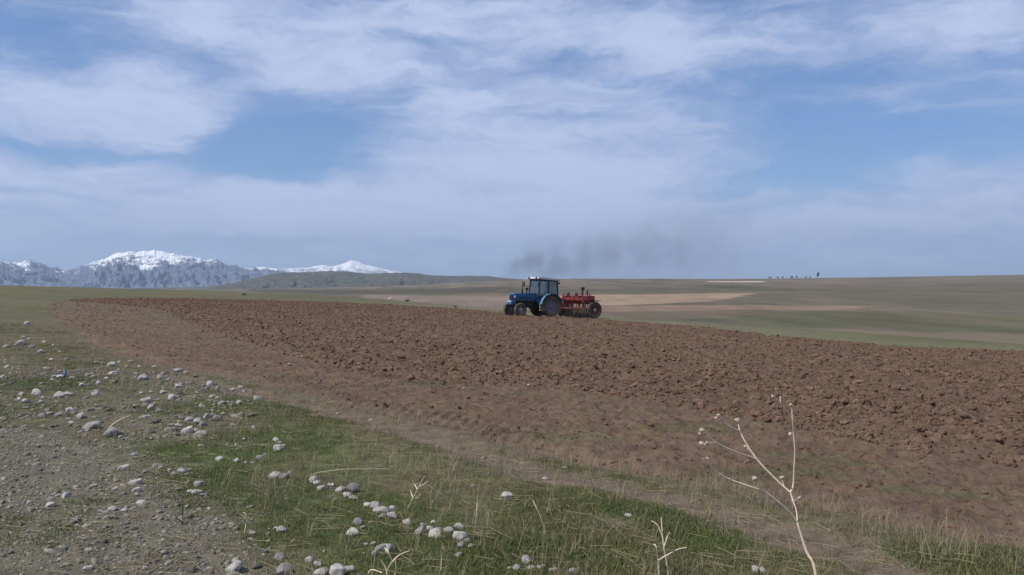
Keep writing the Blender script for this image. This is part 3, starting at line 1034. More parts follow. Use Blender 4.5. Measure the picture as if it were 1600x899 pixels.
M_DISC = simple_mat('earthy_steel', (0.25, 0.20, 0.17, 1), 0.7, 0.1, 0.25, 6, 0, 0.6)
M_LAMP = simple_mat('lamp_glass', (0.40, 0.40, 0.38, 1), 0.2, 0, 0.05, 3)
M_SEAT = simple_mat('seat_vinyl', (0.03, 0.028, 0.028, 1), 0.7)
M_CLOTH = simple_mat('dark_jacket', (0.022, 0.024, 0.032, 1), 0.9, 0, 0.2, 8)
M_SKIN = simple_mat('skin', (0.36, 0.20, 0.14, 1), 0.6)
M_HAIR = simple_mat('dark_cap', (0.02, 0.018, 0.018, 1), 0.8)


def glass_mat():
    m_, q, b = new_mat('cab_glass')
    tr = q.node('ShaderNodeBsdfTransparent'); tr.inputs[0].default_value = (0.78, 0.86, 0.90, 1)
    gl = q.node('ShaderNodeBsdfGlossy'); gl.inputs['Roughness'].default_value = 0.05
    lw = q.node('ShaderNodeLayerWeight'); lw.inputs[0].default_value = 0.35
    tcx = q.node('ShaderNodeTexCoord')
    f, _ = q.noise(tcx.outputs['Object'], 2.0, 4)
    df = q.node('ShaderNodeBsdfDiffuse'); df.inputs[0].default_value = (0.35, 0.34, 0.32, 1)
    ms = q.node('ShaderNodeMixShader'); ms2 = q.node('ShaderNodeMixShader')
    q.l.new(q.math('ADD', q.math('MULTIPLY', lw.outputs['Fresnel'], 0.8), 0.05), ms.inputs[0])
    q.l.new(tr.outputs[0], ms.inputs[1]); q.l.new(gl.outputs[0], ms.inputs[2])
    q.l.new(q.ramp(f, 0.35, 0.7, 0.03, 0.16), ms2.inputs[0])
    q.l.new(ms.outputs[0], ms2.inputs[1]); q.l.new(df.outputs[0], ms2.inputs[2])
    q.l.new(ms2.outputs[0], q.n['Material Output'].inputs[0])
    return m_


M_GLASS = glass_mat()


def wheel(name, parent, c, rad, w, rim_r, side, lugs, lug_h, mrim, mhub, ang=0.0):
    """tyre with lugs; rim and hub are its own pieces.  side: +1 outer face towards +y"""
    h = w / 2
    b = MB()
    ro = rad - lug_h
    b.lathe_y([(rim_r, -h * .72), (rim_r + 0.25 * (ro - rim_r), -h * .96), (rim_r + 0.7 * (ro - rim_r), -h), (ro - 0.02, -h * .86), (ro, -h * .5), (ro, h * .5), (ro - 0.02, h * .86),
               (rim_r + 0.7 * (ro - rim_r), h), (rim_r + 0.25 * (ro - rim_r), h * .96), (rim_r, h * .72), (rim_r, -h * .72)], (0, 0, 0), 36)
    for i in range(lugs):
        for sgn in (-1, 1):
            a0 = 2 * math.pi * (i + (0.5 if sgn > 0 else 0)) / lugs + ang
            a1 = a0 + 0.9 * math.pi * 2 / lugs
            wd = 0.42 * 2 * math.pi / lugs
            V = []
            for (a, yy) in ((a0, sgn * 0.04 * w), (a1, sgn * h * .97)):
                rlo = ro - 0.03
                rhi = rad if abs(yy) < h * .5 else rad - 0.03
                for da in (-wd / 2, wd / 2):
                    for rr in (rlo, rhi):
                        V.append((math.cos(a + da) * rr, yy, math.sin(a + da) * rr))
            b.add(V, [(0, 1, 3, 2), (4, 6, 7, 5), (0, 4, 5, 1), (2, 3, 7, 6), (1, 5, 7, 3), (0, 2, 6, 4)])
    o = b.build(name, M_RUB, parent, 35)
    o.location = c
    d = side
    rm = MB().lathe_y([(rim_r - 0.001, d * h * .70), (rim_r * .93, d * h * .62), (rim_r * .88, d * h * .30), (rim_r * .45, d * h * .15), (rim_r * .40, d * h * .32), (0.0, d * h * .34)], (0, 0, 0), 28)
    rm.lathe_y([(rim_r - 0.001, -d * h * .70), (rim_r * .9, -d * h * .4), (0.0, -d * h * .2)], (0, 0, 0), 24)
    rm.build('rim', mrim, o, 35)
    hb = MB().lathe_y([(rim_r * .34, d * h * .33), (rim_r * .30, d * h * .62), (rim_r * .16, d * h * .85), (0, d * h * .88)], (0, 0, 0), 16)
    for i in range(6):
        a = i * math.pi / 3
        hb.lathe_y([(0.022, 0), (0.022, d * 0.03), (0, d * 0.03)], (math.cos(a) * rim_r * .42, d * h * .24, math.sin(a) * rim_r * .42), 6)
    hb.build('hub', mhub, o, 35)
    return o


# ------------------------------------------------------------------ tractor
YAW = R(210)
PITCH = -R(2.4)
def field_top(x, y):
    xa, ya = np.array([x]), np.array([y])
    return float(field_z(xa, ya, sd_poly(xa, ya, FIELD), sd_poly(xa, ya, ROUGH))[0][0])


wpx, wpy = at(860, 496.5)
lx, ly = math.cos(YAW + R(90)), math.sin(YAW + R(90))
tx, ty = wpx - 0.78 * lx, wpy - 0.78 * ly
tz = float(hill(tx, ty)) + 0.02
TR = empty('tractor', (tx, ty, tz), (0, PITCH, YAW))
tag(TR, 'blue wheeled farm tractor with glazed cab and white roof pulling the red seed drill', 'tractor')
for s in (1, -1):
    wheel('rear_wheel', TR, (0, s * 0.78, 0.775), 0.785, 0.42, 0.47, s, 18, 0.045, M_RIM, M_RIM)
    wheel('front_wheel', TR, (2.45, s * 0.74, 0.475), 0.485, 0.26, 0.24, s, 14, 0.025, M_RIM, M_HUB)
# engine and transmission
b = MB()
b.box((0.35, -0.20, 0.55), (1.20, 0.20, 1.02)); b.box((1.15, -0.24, 0.62), (2.30, 0.24, 1.14)); b.box((2.25, -0.17, 0.66), (2.72, 0.17, 0.98))
b.box((-0.35, -0.30, 0.52), (0.45, 0.30, 1.05)); b.tube([(0, -0.78, 0.775), (0, 0.78, 0.775)], 0.12, 12)
b.box((1.35, 0.22, 0.72), (1.70, 0.34, 0.98)); b.tube([(1.75, 0.27, 0.75), (2.1, 0.27, 0.75)], 0.08, 10); b.tube([(1.3, 0.30, 1.06), (2.2, 0.30, 1.06)], 0.035, 8)
b.build('engine', M_BLACK, TR, 40, 0.012)
b = MB(); b.bar((2.45, -0.62, 0.50), (2.45, 0.62, 0.50), 0.12, 0.13); b.bar((2.45, 0, 0.5), (2.45, 0, 0.75), 0.2, 0.2)
b.bar((2.32, -0.60, 0.44), (2.32, 0.60, 0.44), 0.04)
b.build('front_axle', M_BLACK, TR, 40)
# bonnet: side outline pushed across, softened
b = MB(); b.prism_y([(0.92, 1.12), (2.70, 1.10), (2.78, 1.16), (2.78, 1.52), (2.70, 1.585), (1.6, 1.64), (0.92, 1.66)], -0.31, 0.31)
BN = b.build('bonnet', M_BLUE, TR, 30, 0.035)
for k in range(5):
    for s in (1, -1):
        MB().box((1.35 + 0.22 * k, s * 0.309, 1.24), (1.50 + 0.22 * k, s * 0.322, 1.36)).build('side_vent', M_BLACK, BN)
b = MB(); b.box((2.775, -0.25, 1.17), (2.80, 0.25, 1.50))
GRL = b.build('grille', M_BLACK, TR, 30, 0.008)
for k in range(7):
    MB().box((2.798, -0.24, 1.19 + k * 0.044), (2.812, 0.24, 1.207 + k * 0.044)).build('grille_bar', M_DBLUE, GRL)
b = MB(); b.box((2.55, -0.28, 0.80), (2.92, 0.28, 1.09))
b.build('front_weight', M_BLUE, TR, 30, 0.03)
MB().box((2.915, -0.24, 1.00), (2.935, 0.24, 1.06)).build('number_plate', M_WHITE, TR)
for s in (1, -1):
    b = MB(); b.lathe_y([(0.0, -0.06), (0.06, -0.055), (0.085, 0.0), (0.088, 0.03)], (0, 0, 0), 16)
    hd = b.build('headlight', M_BLACK, TR, 40)
    hd.location = (2.70, s * 0.40, 1.36); hd.rotation_euler = (0, 0, R(-90))
    MB().lathe_y([(0.0, 0.045), (0.05, 0.04), (0.085, 0.028)], (0, 0, 0), 16).build('lens', M_LAMP, hd, 60)
    MB().bar((2.70, s * 0.30, 1.33), (2.70, s * 0.36, 1.36), 0.03).build('lamp_bracket', M_BLACK, TR)
# exhaust stack and air intake
b = MB(); b.tube([(1.98, 0.12, 1.60), (1.98, 0.12, 1.74)], 0.065, 12); b.tube([(1.98, 0.12, 1.70), (1.98, 0.12, 2.34), (1.95, 0.12, 2.44)], 0.036, 10)
b.build('exhaust_pipe', M_BLACK, TR, 40)
b = MB(); b.tube([(1.45, -0.16, 1.60), (1.45, -0.16, 1.92)], 0.045, 10); b.lathe_y([(0, 0), (0.09, 0)], (1.45, -0.16, 1.92), 10); b.tube([(1.45, -0.16, 1.90), (1.45, -0.16, 2.03)], 0.10, 12)
b.build('air_intake', M_BLACK, TR, 40)
# cab
x0, x1, yw, zb, zt = -0.62, 0.98, 0.70, 1.06, 2.60
b = MB()
for s in (1, -1):
    b.bar((x1, s * yw, zb), (x1 - 0.10, s * (yw - 0.06), zt), 0.07, 0.07)       # front post, leaning
    b.bar((0.18, s * yw, zb + 0.15), (0.16, s * (yw - 0.05), zt), 0.06, 0.06)   # door post
    b.bar((x0, s * yw, zb + 0.40), (x0 + 0.06, s * (yw - 0.06), zt), 0.07, 0.07)
    b.bar((x0 + 0.06, s * (yw - 0.06), zt - 0.03), (x1 - 0.10, s * (yw - 0.06), zt - 0.03), 0.07, 0.10)
    b.bar((x0, s * (yw + 0.002), 1.50), (0.18, s * (yw + 0.002), 1.50), 0.06, 0.06)
for xx, z_ in ((x1 - 0.10, zt - 0.03), (x0 + 0.06, zt - 0.03), (x0, 1.50), (x1 - 0.02, 1.36)):
    b.bar((xx, -yw + 0.05, z_), (xx, yw - 0.05, z_), 0.06, 0.09)
b.build('cab_frame', M_DBLUE, TR, 30)
b = MB(); b.box((x0 + 0.03, -yw + 0.03, 1.02), (x1 - 0.04, yw - 0.03, 1.08)); b.box((x0 + 0.02, -yw + 0.05, 1.08), (x0 + 0.05, yw - 0.05, 1.47)); b.box((x1 - 0.07, -yw + 0.05, 1.08), (x1 - 0.04, yw - 0.05, 1.34))
b.build('cab_floor', M_DBLUE, TR)
b = MB(); b.prism_y([(x0 - 0.10, 2.60), (x1 + 0.10, 2.66), (x1 + 0.12, 2.70), (x1 + 0.05, 2.80), (x0 - 0.04, 2.725), (x0 - 0.12, 2.66)], -0.76, 0.76)
RF = b.build('roof', M_WHITE, TR, 30, 0.02)
b = MB(); b.prism_y([(x0 - 0.07, 2.565), (x1 + 0.08, 2.625), (x1 + 0.08, 2.659), (x0 - 0.07, 2.599)], -0.73, 0.73)
b.build('roof_skirt', M_DBLUE, RF)
for s in (1, -1):
    MB().box((x1 + 0.06, s * 0.5 - 0.07, 2.68), (x1 + 0.17, s * 0.5 + 0.07, 2.79)).build('work_lamp', M_BLACK, RF, 30, 0.015)
for s in (1, -1):
    yy = s * (yw - 0.015); yt = s * (yw - 0.07)
    def pane(nm, q4, par=TR):
        V = [Vector(p) for p in q4]
        n_ = (V[1] - V[0]).cross(V[2] - V[0]).normalized() * 0.006
        return mesh_obj(nm, [v + n_ for v in V] + [v - n_ for v in V], [(0, 1, 2, 3), (7, 6, 5, 4), (0, 4, 5, 1), (1, 5, 6, 2), (2, 6, 7, 3), (3, 7, 4, 0)], M_GLASS, par)
    # door: lower panel, frame, window, handle
    dr = MB().box((0.22, yy - 0.02, 1.10), (0.93, yy + 0.02, 1.50)).build('door', M_DBLUE, TR, 30, 0.01)
    pane('door_window', [(0.215, yy, 1.505), (0.945, yy, 1.505), (0.885, yt, 2.52), (0.205, yt, 2.52)], dr)
    MB().bar((0.30, yy + s * 0.04, 1.44), (0.42, yy + s * 0.04, 1.44), 0.025).build('handle', M_STEEL, dr)
    pane('side_window', [(x0 + 0.05, yy, 1.54), (0.145, yy, 1.54), (0.13, yt, 2.52), (x0 + 0.10, yt, 2.52)])
pane('windscreen', [(x1 - 0.015, -yw + 0.05, 1.42), (x1 - 0.015, yw - 0.05, 1.42), (x1 - 0.09, yw - 0.10, 2.52), (x1 - 0.09, -yw + 0.10, 2.52)])
pane('rear_window', [(x0 + 0.005, yw - 0.05, 1.55), (x0 + 0.005, -yw + 0.05, 1.55), (x0 + 0.06, -yw + 0.10, 2.52), (x0 + 0.06, yw - 0.10, 2.52)])
# mudguards over the rear wheels
for s in (1, -1):
    V = []; Fc = []; n = 15
    for i in range(n):
        a = R(8 + 150 * i / (n - 1)); rr = 0.88
        for yv, dz in ((s * 0.60, 0.0), (s * 1.02, 0.0)):
            for dr_ in (0, 0.025):
                V.append((math.cos(a) * (rr + dr_), yv, 0.775 + math.sin(a) * (rr + dr_)))
    for i in range(n - 1):
        o_ = i * 4; p_ = o_ + 4
        Fc += [(o_, o_ + 2, p_ + 2, p_), (o_ + 1, p_ + 1, p_ + 3, o_ + 3), (o_ + 2, o_ + 3, p_ + 3, p_ + 2), (o_, p_, p_ + 1, o_ + 1)]
    Fc += [(0, 1, 3, 2), (n * 4 - 4, n * 4 - 2, n * 4 - 1, n * 4 - 3)]
    mg = MB().add(V, Fc)
    mg.build('mudguard', M_LBLUE, TR, 40)
    MB().box((-0.78, s * 0.86, 1.30), (-0.72, s * 0.98, 1.40)).build('tail_lamp', M_RED, TR, 30, 0.01)
# steps, fuel tank, mirrors, hitch
for s in (1, -1):
    b = MB()
    for xx in (0.52, 0.88):
        b.bar((xx, s * 0.66, 1.06), (xx, s * 0.78, 0.45), 0.035)
    for zz_ in (0.46, 0.72):
        b.box((0.52, s * 0.76 - 0.09, zz_), (0.88, s * 0.76 + 0.09, zz_ + 0.03))
    b.build('step', M_STEEL, TR)
    b = MB(); b.bar((x1 - 0.05, s * 0.68, 2.15), (x1 + 0.22, s * 0.98, 2.20), 0.025); b.bar((x1 + 0.22, s * 0.98, 2.20), (x1 + 0.22, s * 0.98, 2.36), 0.02)
    mi = b.build('mirror_arm', M_BLACK, TR)
    MB().box((x1 + 0.20, s * 0.98 - 0.09, 2.10), (x1 + 0.235, s * 0.98 + 0.09, 2.44)).build('mirror', M_BLACK, mi, 30, 0.01)
b = MB(); b.box((-0.05, -0.62, 0.60), (0.42, -0.34, 0.95)); b.box((0.48, -0.60, 0.62), (1.05, -0.30, 0.98))
b.build('fuel_tank', M_DBLUE, TR, 30, 0.03)
MB().box((x0 - 0.16, 0.56, 2.36), (x0 - 0.02, 0.70, 2.48)).build('rear_work_lamp', M_BLACK, TR, 30, 0.02)
b = MB(); b.bar((-0.3, 0, 0.50), (-0.86, 0, 0.44), 0.12, 0.06)
for s in (1, -1):
    b.bar((-0.25, s * 0.26, 0.52), (-0.95, s * 0.36, 0.46), 0.05, 0.07); b.bar((-0.25, s * 0.24, 1.02), (-0.70, s * 0.32, 1.0), 0.05, 0.06); b.bar((-0.70, s * 0.32, 1.0), (-0.75, s * 0.34, 0.50), 0.03)
b.build('hitch', M_BLACK, TR)
b = MB(); b.box((-0.38, -0.24, 1.30), (0.06, 0.24, 1.40)); b.box((-0.46, -0.22, 1.38), (-0.36, 0.22, 1.84)); b.box((-0.30, -0.12, 1.05), (-0.02, 0.12, 1.30))
b.build('driver_seat', M_SEAT, TR, 30, 0.03)
b = MB(); b.tube([(0.62, 0, 1.06), (0.46, 0, 1.62)], 0.025, 8)
ring = [(0.46 + 0.17 * math.cos(a) * 0.9, 0.19 * math.sin(a), 1.62 + 0.17 * math.cos(a) * 0.35) for a in [i * math.pi / 8 for i in range(17)]]
b.tube(ring, 0.014, 6)
b.build('steering_wheel', M_BLACK, TR, 40)

# driver, seated, hands on the wheel
TM = Matrix.Translation(Vector((tx, ty, tz))) @ Euler((0, PITCH, YAW)).to_matrix().to_4x4()
DR = skin_obj('person',
              [(-0.20, 0, 1.48), (-0.22, 0, 1.66), (-0.20, 0, 1.86), (-0.16, 0, 1.98), (-0.14, 0, 2.06), (-0.12, 0, 2.18), (-0.11, 0, 2.26),
               (-0.17, 0.19, 1.92), (-0.06, 0.24, 1.70), (0.20, 0.18, 1.62), (0.32, 0.16, 1.65), (-0.17, -0.19, 1.92), (-0.06, -0.24, 1.70), (0.20, -0.18, 1.62), (0.32, -0.16, 1.65),
               (-0.08, 0.10, 1.48), (0.28, 0.14, 1.50), (0.36, 0.14, 1.16), (0.46, 0.14, 1.11), (-0.08, -0.10, 1.48), (0.28, -0.14, 1.50), (0.36, -0.14, 1.16), (0.46, -0.14, 1.11)],
              [(0, 1), (1, 2), (2, 3), (3, 4), (4, 5), (5, 6), (2, 7), (7, 8), (8, 9), (9, 10), (2, 11), (11, 12), (12, 13), (13, 14), (0, 15), (15, 16), (16, 17), (17, 18), (0, 19), (19, 20), (20, 21), (21, 22)],
              [(.15, .17), (.13, .16), (.12, .17), .06, .055, (.10, .08), .07, .065, .05, .038, .032, .065, .05, .038, .032, .085, .065, .05, .04, .085, .065, .05, .04], M_CLOTH, None, 2)
DR.matrix_world = TM
tag(DR, 'person in dark clothing seated at the wheel inside the tractor cab', 'person')
hd = lump_mesh('head', 77, 3, 1.0, 0.06, M_SKIN)
for v in hd.vertices:
    v.co = Vector((v.co.x * 0.20, v.co.y * 0.21, v.co.z * 0.25))
ho = bpy.data.objects.new('face', hd); COL.objects.link(ho); ho.parent = DR; ho.location = (-0.085, 0, 2.17)
cp = lump_mesh('cap', 78, 3, 1.0, 0.04, M_HAIR)
for v in cp.vertices:
    v.co = Vector((v.co.x * 0.25, v.co.y * 0.24, max(v.co.z, -0.05) * 0.20))
co_ = bpy.data.objects.new('cap', cp); COL.objects.link(co_); co_.parent = DR; co_.location = (-0.11, 0, 2.245)

# ------------------------------------------------------------------ red seed drill
sx_, sy_ = tx - 2.85 * math.cos(YAW), ty - 2.85 * math.sin(YAW)
SDZ = float(hill(sx_, sy_)) + 0.02
SD = empty('seed_drill', (sx_, sy_, SDZ), (0, PITCH * 0.7, YAW))
tag(SD, 'red trailed seed drill with long hopper and spoked wheels behind the blue tractor', 'seed drill')
for s in (1, -1):
    o = wheel('ground_wheel', SD, (-0.20, s * 1.80, 0.59), 0.60, 0.24, 0.36, s, 20, 0.02, M_REDD, M_HUB)
    sp = MB()
    for i in range(8):
        a = i * math.pi / 4
        sp.bar((math.cos(a) * 0.06, s * 0.05, math.sin(a) * 0.06), (math.cos(a) * 0.33, s * 0.09, math.sin(a) * 0.33), 0.05, 0.03)
    sp.build('spokes', M_REDD, o)
for s in (1, -1):                # two hopper halves
    ya, yb = (0.035, 1.62) if s > 0 else (-1.62, -0.035)
    b = MB(); b.prism_y([(-0.12, 0.98), (0.12, 0.98), (0.34, 1.24), (0.34, 1.52), (-0.34, 1.52), (-0.34, 1.24)], ya, yb)
    hp = b.build('hopper', M_RED, SD, 30, 0.015)
    b = MB(); b.prism_y([(-0.36, 1.522), (0.37, 1.522), (0.37, 1.55), (0.0, 1.62), (-0.36, 1.55)], ya - 0.01, yb + 0.01)
    b.build('lid', M_RED, hp, 30, 0.006)
    for k in range(4):
        yy = ya + (yb - ya) * (k + 0.5) / 4
        b = MB(); b.bar((0.345, yy, 1.235), (0.345, yy, 1.50), 0.03, 0.02); b.bar((0.13, yy, 0.99), (0.343, yy, 1.24), 0.028, 0.02)
        b.build('rib', M_REDD, hp)
    b = MB(); b.bar((0.36, ya + 0.1, 1.36), (0.36, yb - 0.1, 1.36), 0.015, 0.05)
    b.build('trim_strip', M_RED, hp)
b = MB()
for xx in (0.42, -0.30):
    b.bar((xx, -1.70, 0.66), (xx, 1.70, 0.66), 0.09, 0.10)
for yy in (-1.60, -0.8, 0, 0.8, 1.60):
    b.bar((0.42, yy, 0.662), (-0.62, yy, 0.662), 0.07, 0.08); b.bar((0.10, yy, 0.70), (0.10, yy, 1.0), 0.06); b.bar((-0.12, yy, 0.70), (-0.12, yy, 1.0), 0.06)
b.tube([(-0.20, -1.80, 0.59), (-0.20, 1.80, 0.59)], 0.035, 8)
for s in (1, -1):
    b.bar((0.42, s * 1.25, 0.64), (1.92, s * 0.05, 0.52), 0.09, 0.09)
b.bar((1.85, 0, 0.52), (2.12, 0, 0.47), 0.12, 0.07)
b.build('frame', M_REDD, SD, 30)
op = None
for k in range(14):
    yy = -1.50 + 3.0 * k / 13
    b = MB(); b.bar((0.35, yy, 0.60), (-0.10, yy, 0.24), 0.04, 0.05)
    b.lathe_y([(0.0, -0.012), (0.17, -0.004), (0.17, 0.004), (0.0, 0.012)], (-0.16 if k % 2 else 0.02, yy, 0.15), 16)
    b.bar((0.06, yy, 0.99), (-0.08, yy, 0.26), 0.04)
    b.build('disc_opener', M_DISC, SD, 40)
b = MB()
for k in range(5):
    b.box((-0.92 + 0.085 * k, -1.6, 0.60), (-0.86 + 0.085 * k, 1.6, 0.625))
b.build('footboard', M_DISC, SD)
for s in (1, -1):
    b = MB(); b.prism_y([(-0.55, 1.18), (-0.10, 1.22), (0.12, 1.05), (0.12, 0.80), (-0.55, 0.95)], s * 1.665, s * 1.70)
    b.build('gear_guard', M_RED, SD, 30)
    b = MB(); b.prism_y([(-0.68, 1.22), (0.20, 1.32), (0.20, 1.35), (-0.68, 1.25)], s * 1.63, s * 1.95)
    b.build('wheel_guard', M_RED, SD, 30)
b = MB(); b.bar((-0.10, 0.42, 1.58), (-0.10, 0.42, 2.08), 0.09)
b.build('control_post', M_BLACK, SD)
MB().box((-0.20, 0.32, 2.02), (0.0, 0.52, 2.20)).build('control_box', M_BLACK, SD, 30, 0.015)
b = MB(); b.bar((-0.14, 0.95, 1.58), (-0.14, 0.95, 1.90), 0.09, 0.07); b.bar((-0.14, 0.95, 1.90), (-0.20, 0.95, 2.02), 0.05)
b.build('lever', M_BLACK, SD)
for s in (1, -1):
    b = MB(); b.bar((0.46, s * 1.55, 0.72), (0.50, s * 1.15, 1.72), 0.06, 0.05); b.bar((0.50, s * 1.15, 1.72), (0.50, s * 0.55, 1.66), 0.045, 0.045)
    ma = b.build('marker_arm', M_RED, SD)
    MB().lathe_y([(0.0, -0.015), (0.16, -0.005), (0.16, 0.005), (0.0, 0.015)], (0.50, s * 0.52, 1.64), 16).build('marker_disc', M_DISC, ma, 40)
    b = MB(); b.bar((0.42, s * 0.9, 0.66), (0.80, s * 0.9, 0.40), 0.06, 0.06)
    jk = b.build('gauge_wheel_arm', M_REDD, SD)
    MB().lathe_y([(0.0, -0.06), (0.10, -0.06), (0.22, -0.07), (0.235, 0.0), (0.22, 0.07), (0.10, 0.06), (0.0, 0.06)], (0.82, s * 0.98, 0.24), 20).build('gauge_wheel', M_RUB, jk, 40)
    b = MB(); b.prism_y([(0.36, 1.30), (0.62, 1.34), (0.62, 1.05), (0.44, 0.98)], s * 1.48 - 0.10, s * 1.48 + 0.10)
    b.build('gear_box', M_REDD, SD, 30, 0.02)
b = MB(); b.bar((0.0, 1.40, 1.56), (0.0, 1.40, 1.74), 0.05); b.bar((0.0, 1.40, 1.74), (0.0, 1.58, 1.74), 0.05)
b.build('grab_rail', M_REDD, SD)

# ------------------------------------------------------------------ exhaust smoke
m_smoke = bpy.data.materials.new('diesel_smoke'); m_smoke.use_nodes = True
q = NT(m_smoke.node_tree); q.n.clear()
tcx = q.node('ShaderNodeTexCoord'); sp = q.node('ShaderNodeSeparateXYZ'); q.l.new(tcx.outputs['Object'], sp.inputs[0])
X_, Y_, Z_ = sp.outputs
# centre line: up from the pipe, then trailing off to the right and rising
up = q.ramp(X_, -1.3, 0.6, 0.5, 1.45)
zc = q.math('ADD', up, q.math('MULTIPLY', q.math('MAXIMUM', q.math('SUBTRACT', X_, 3.0), 0.0), 0.13))
rad = q.math('ADD', 0.85, q.math('MULTIPLY', q.math('MAXIMUM', X_, 0.0), 0.15))
_, wn = q.noise(tcx.outputs['Object'], 0.55, 3.0)
ws = q.node('ShaderNodeSeparateColor'); q.l.new(wn, ws.inputs[0])
dz = q.math('DIVIDE', q.math('ADD', q.math('SUBTRACT', Z_, zc), q.math('MULTIPLY', q.math('SUBTRACT', ws.outputs[0], 0.5), 1.3)), rad)
dy = q.math('DIVIDE', Y_, q.math('MULTIPLY', rad, 0.9))
g = q.math('POWER', 2.71828, q.math('MULTIPLY', q.math('ADD', q.math('MULTIPLY', dz, dz), q.math('MULTIPLY', dy, dy)), -1.3))
nf, _ = q.noise(tcx.outputs['Object'], 0.75, 4.0, 0.6)
fade = q.math('MULTIPLY', q.ramp(X_, -1.5, -0.5), q.math('ADD', q.ramp(X_, 0.8, 3.4, 0.50, 0.0), q.ramp(X_, 1.0, 17.0, 0.62, 0.0, False)))
dens = q.math('MULTIPLY', q.math('MULTIPLY', g, q.ramp(nf, 0.25, 0.72)), q.math('MULTIPLY', fade, 0.56))
pv = q.node('ShaderNodeVolumePrincipled')
pv.inputs['Color'].default_value = (0.22, 0.22, 0.25, 1)
q.l.new(dens, pv.inputs['Density'])
mo = q.node('ShaderNodeOutputMaterial'); q.l.new(pv.outputs[0], mo.inputs['Volume'])
stack = TM @ Vector((1.95, 0.12, 2.44))
SM = MB().box((-1.6, -3.2, -0.3), (17.2, 3.2, 7.0)).build('exhaust_smoke', m_smoke)
SM.location = (stack.x - 0.15, stack.y, stack.z)
tag(SM, 'thin dark diesel smoke drifting away above the tractor', 'smoke', kind='stuff')

# ------------------------------------------------------------------ stones
M_STN = simple_mat('pale_fieldstone', (0.37, 0.352, 0.325, 1), 0.9, 0, 0.22, 4.0, 0.35, 0.35, (0.26, 0.235, 0.20, 1), rnd=0.22, spec=0.15)
M_STG = simple_mat('grey_fieldstone', (0.23, 0.22, 0.21, 1), 0.9, 0, 0.22, 4.0, 0.35, 0.3, (0.20, 0.175, 0.15, 1), rnd=0.25, spec=0.15)
ST_P = [stone_mesh('stone_shape_%d' % i, 800 + i, random.Random(i).uniform(0.60, 0.9), M_STN) for i in range(14)]
ST_G = [m_.copy() for m_ in ST_P[:7]]
for m_ in ST_G:
    m_.materials[0] = M_STG
rs = random.Random(5)


def stone(px, py, wpx_, label, group, grey=False, lift=0.0):
    x_, y_ = at(px, py)
    w_ = wpx_ / F * math.hypot(x_, y_)
    in_f = sd_poly(np.array([x_]), np.array([y_]), FIELD)[0] > 0.1
    z_ = field_top(x_, y_) if in_f else gz(x_, y_)
    me = rs.choice(ST_G if grey else ST_P)
    o = bpy.data.objects.new('stone', me); COL.objects.link(o)
    o.location = (x_, y_ + 0.2 * w_, z_ + 0.13 * w_ + lift * w_)
    s_ = 1.03 * w_
    o.scale = (s_, s_ * rs.uniform(.8, 1.05), s_ * rs.uniform(.8, 1.0))
    o.rotation_euler = (rs.uniform(-.3, .3), rs.uniform(-.3, .3), rs.uniform(0, 6.28))
    return tag(o, label, 'stone', group)


def cluster(ox, oy, sc, items, label, group, grey_every=0):
    rest = label.split(' stone ', 1)[1] if ' stone ' in label else ''
    dark = [bool(it[3]) if len(it) > 3 else False for it in items]
    for i, it in enumerate(items):
        if group and rest:
            same = sorted([j for j in range(len(items)) if dark[j] == dark[i]], key=lambda j: -items[j][2])
            k_ = same.index(i)
            col_ = 'dark grey' if dark[i] else 'pale'
            if len(same) == 1:
                rank = 'only'
            elif k_ < 4 and items[i][2] != items[same[min(k_ + 1, len(same) - 1)]][2] and (k_ == 0 or items[i][2] != items[same[k_ - 1]][2]):
                rank = ('largest', 'second largest', 'third largest', 'fourth largest')[k_]
            elif k_ == len(same) - 1 and items[i][2] != items[same[k_ - 1]][2]:
                rank = 'smallest'
            else:
                rank = 'middling' if k_ < len(same) * 0.6 else 'smallish'
            label = '%s %s stone %s' % (rank, col_, rest)
        px, py, w_ = ox + it[0] / sc, oy + it[1] / sc, it[2] / sc
        g_ = bool(it[3]) if len(it) > 3 else (grey_every and i % grey_every == 0)
        stone(px, py, w_, label, group, g_)


Z6 = (400, 600, 3.0075)
cluster(*Z6, [(768, 705, 62), (815, 690, 45), (838, 722, 70), (900, 700, 58), (953, 680, 52), (958, 735, 88), (960, 768, 40), (1010, 772, 36), (785, 668, 32), (832, 658, 26), (858, 688, 30, 1), (985, 745, 40, 1)],
        'pale grey rounded stone in the biggest heap lying on bright green grass', 'stones of the biggest heap')
cluster(*Z6, [(268, 467, 45), (285, 482, 35), (305, 506, 45), (350, 495, 40), (395, 514, 50), (452, 515, 68, 1), (425, 540, 50), (458, 553, 36)],
        'whitish stone in the short row ending with a dark grey one', 'stones of the short row in the grass')
cluster(*Z6, [(520, 585, 40), (552, 592, 60), (585, 614, 66), (593, 642, 40, 1), (640, 638, 50), (637, 594, 36), (707, 660, 48)],
        'pale stone of the loose trail leading towards the biggest heap', 'stones of the loose trail')
cluster(*Z6, [(82, 440, 62), (125, 446, 45, 1), (155, 420, 22)], 'grey stone of a pair beside tall dry grass', 'stones beside the tall dry grass')
cluster(*Z6, [(445, 714, 62), (470, 672, 50, 1), (500, 690, 34, 1), (515, 760, 26), (550, 755, 30), (585, 790, 60, 1), (620, 788, 66), (600, 765, 34), (640, 775, 40, 1), (560, 800, 40, 1)],
        'grey stone half sunk in the stony patch of dead weeds', 'stones of the weedy stony patch')
cluster(*Z6, [(100, 822, 52, 1), (245, 828, 46), (285, 842, 40), (295, 886, 52), (378, 884, 90), (435, 868, 54), (120, 888, 90, 1), (170, 748, 26), (115, 705, 70), (50, 717, 26), (90, 690, 24)],
        'grey stone embedded where the gravel meets the grass', 'stones at the gravel margin')
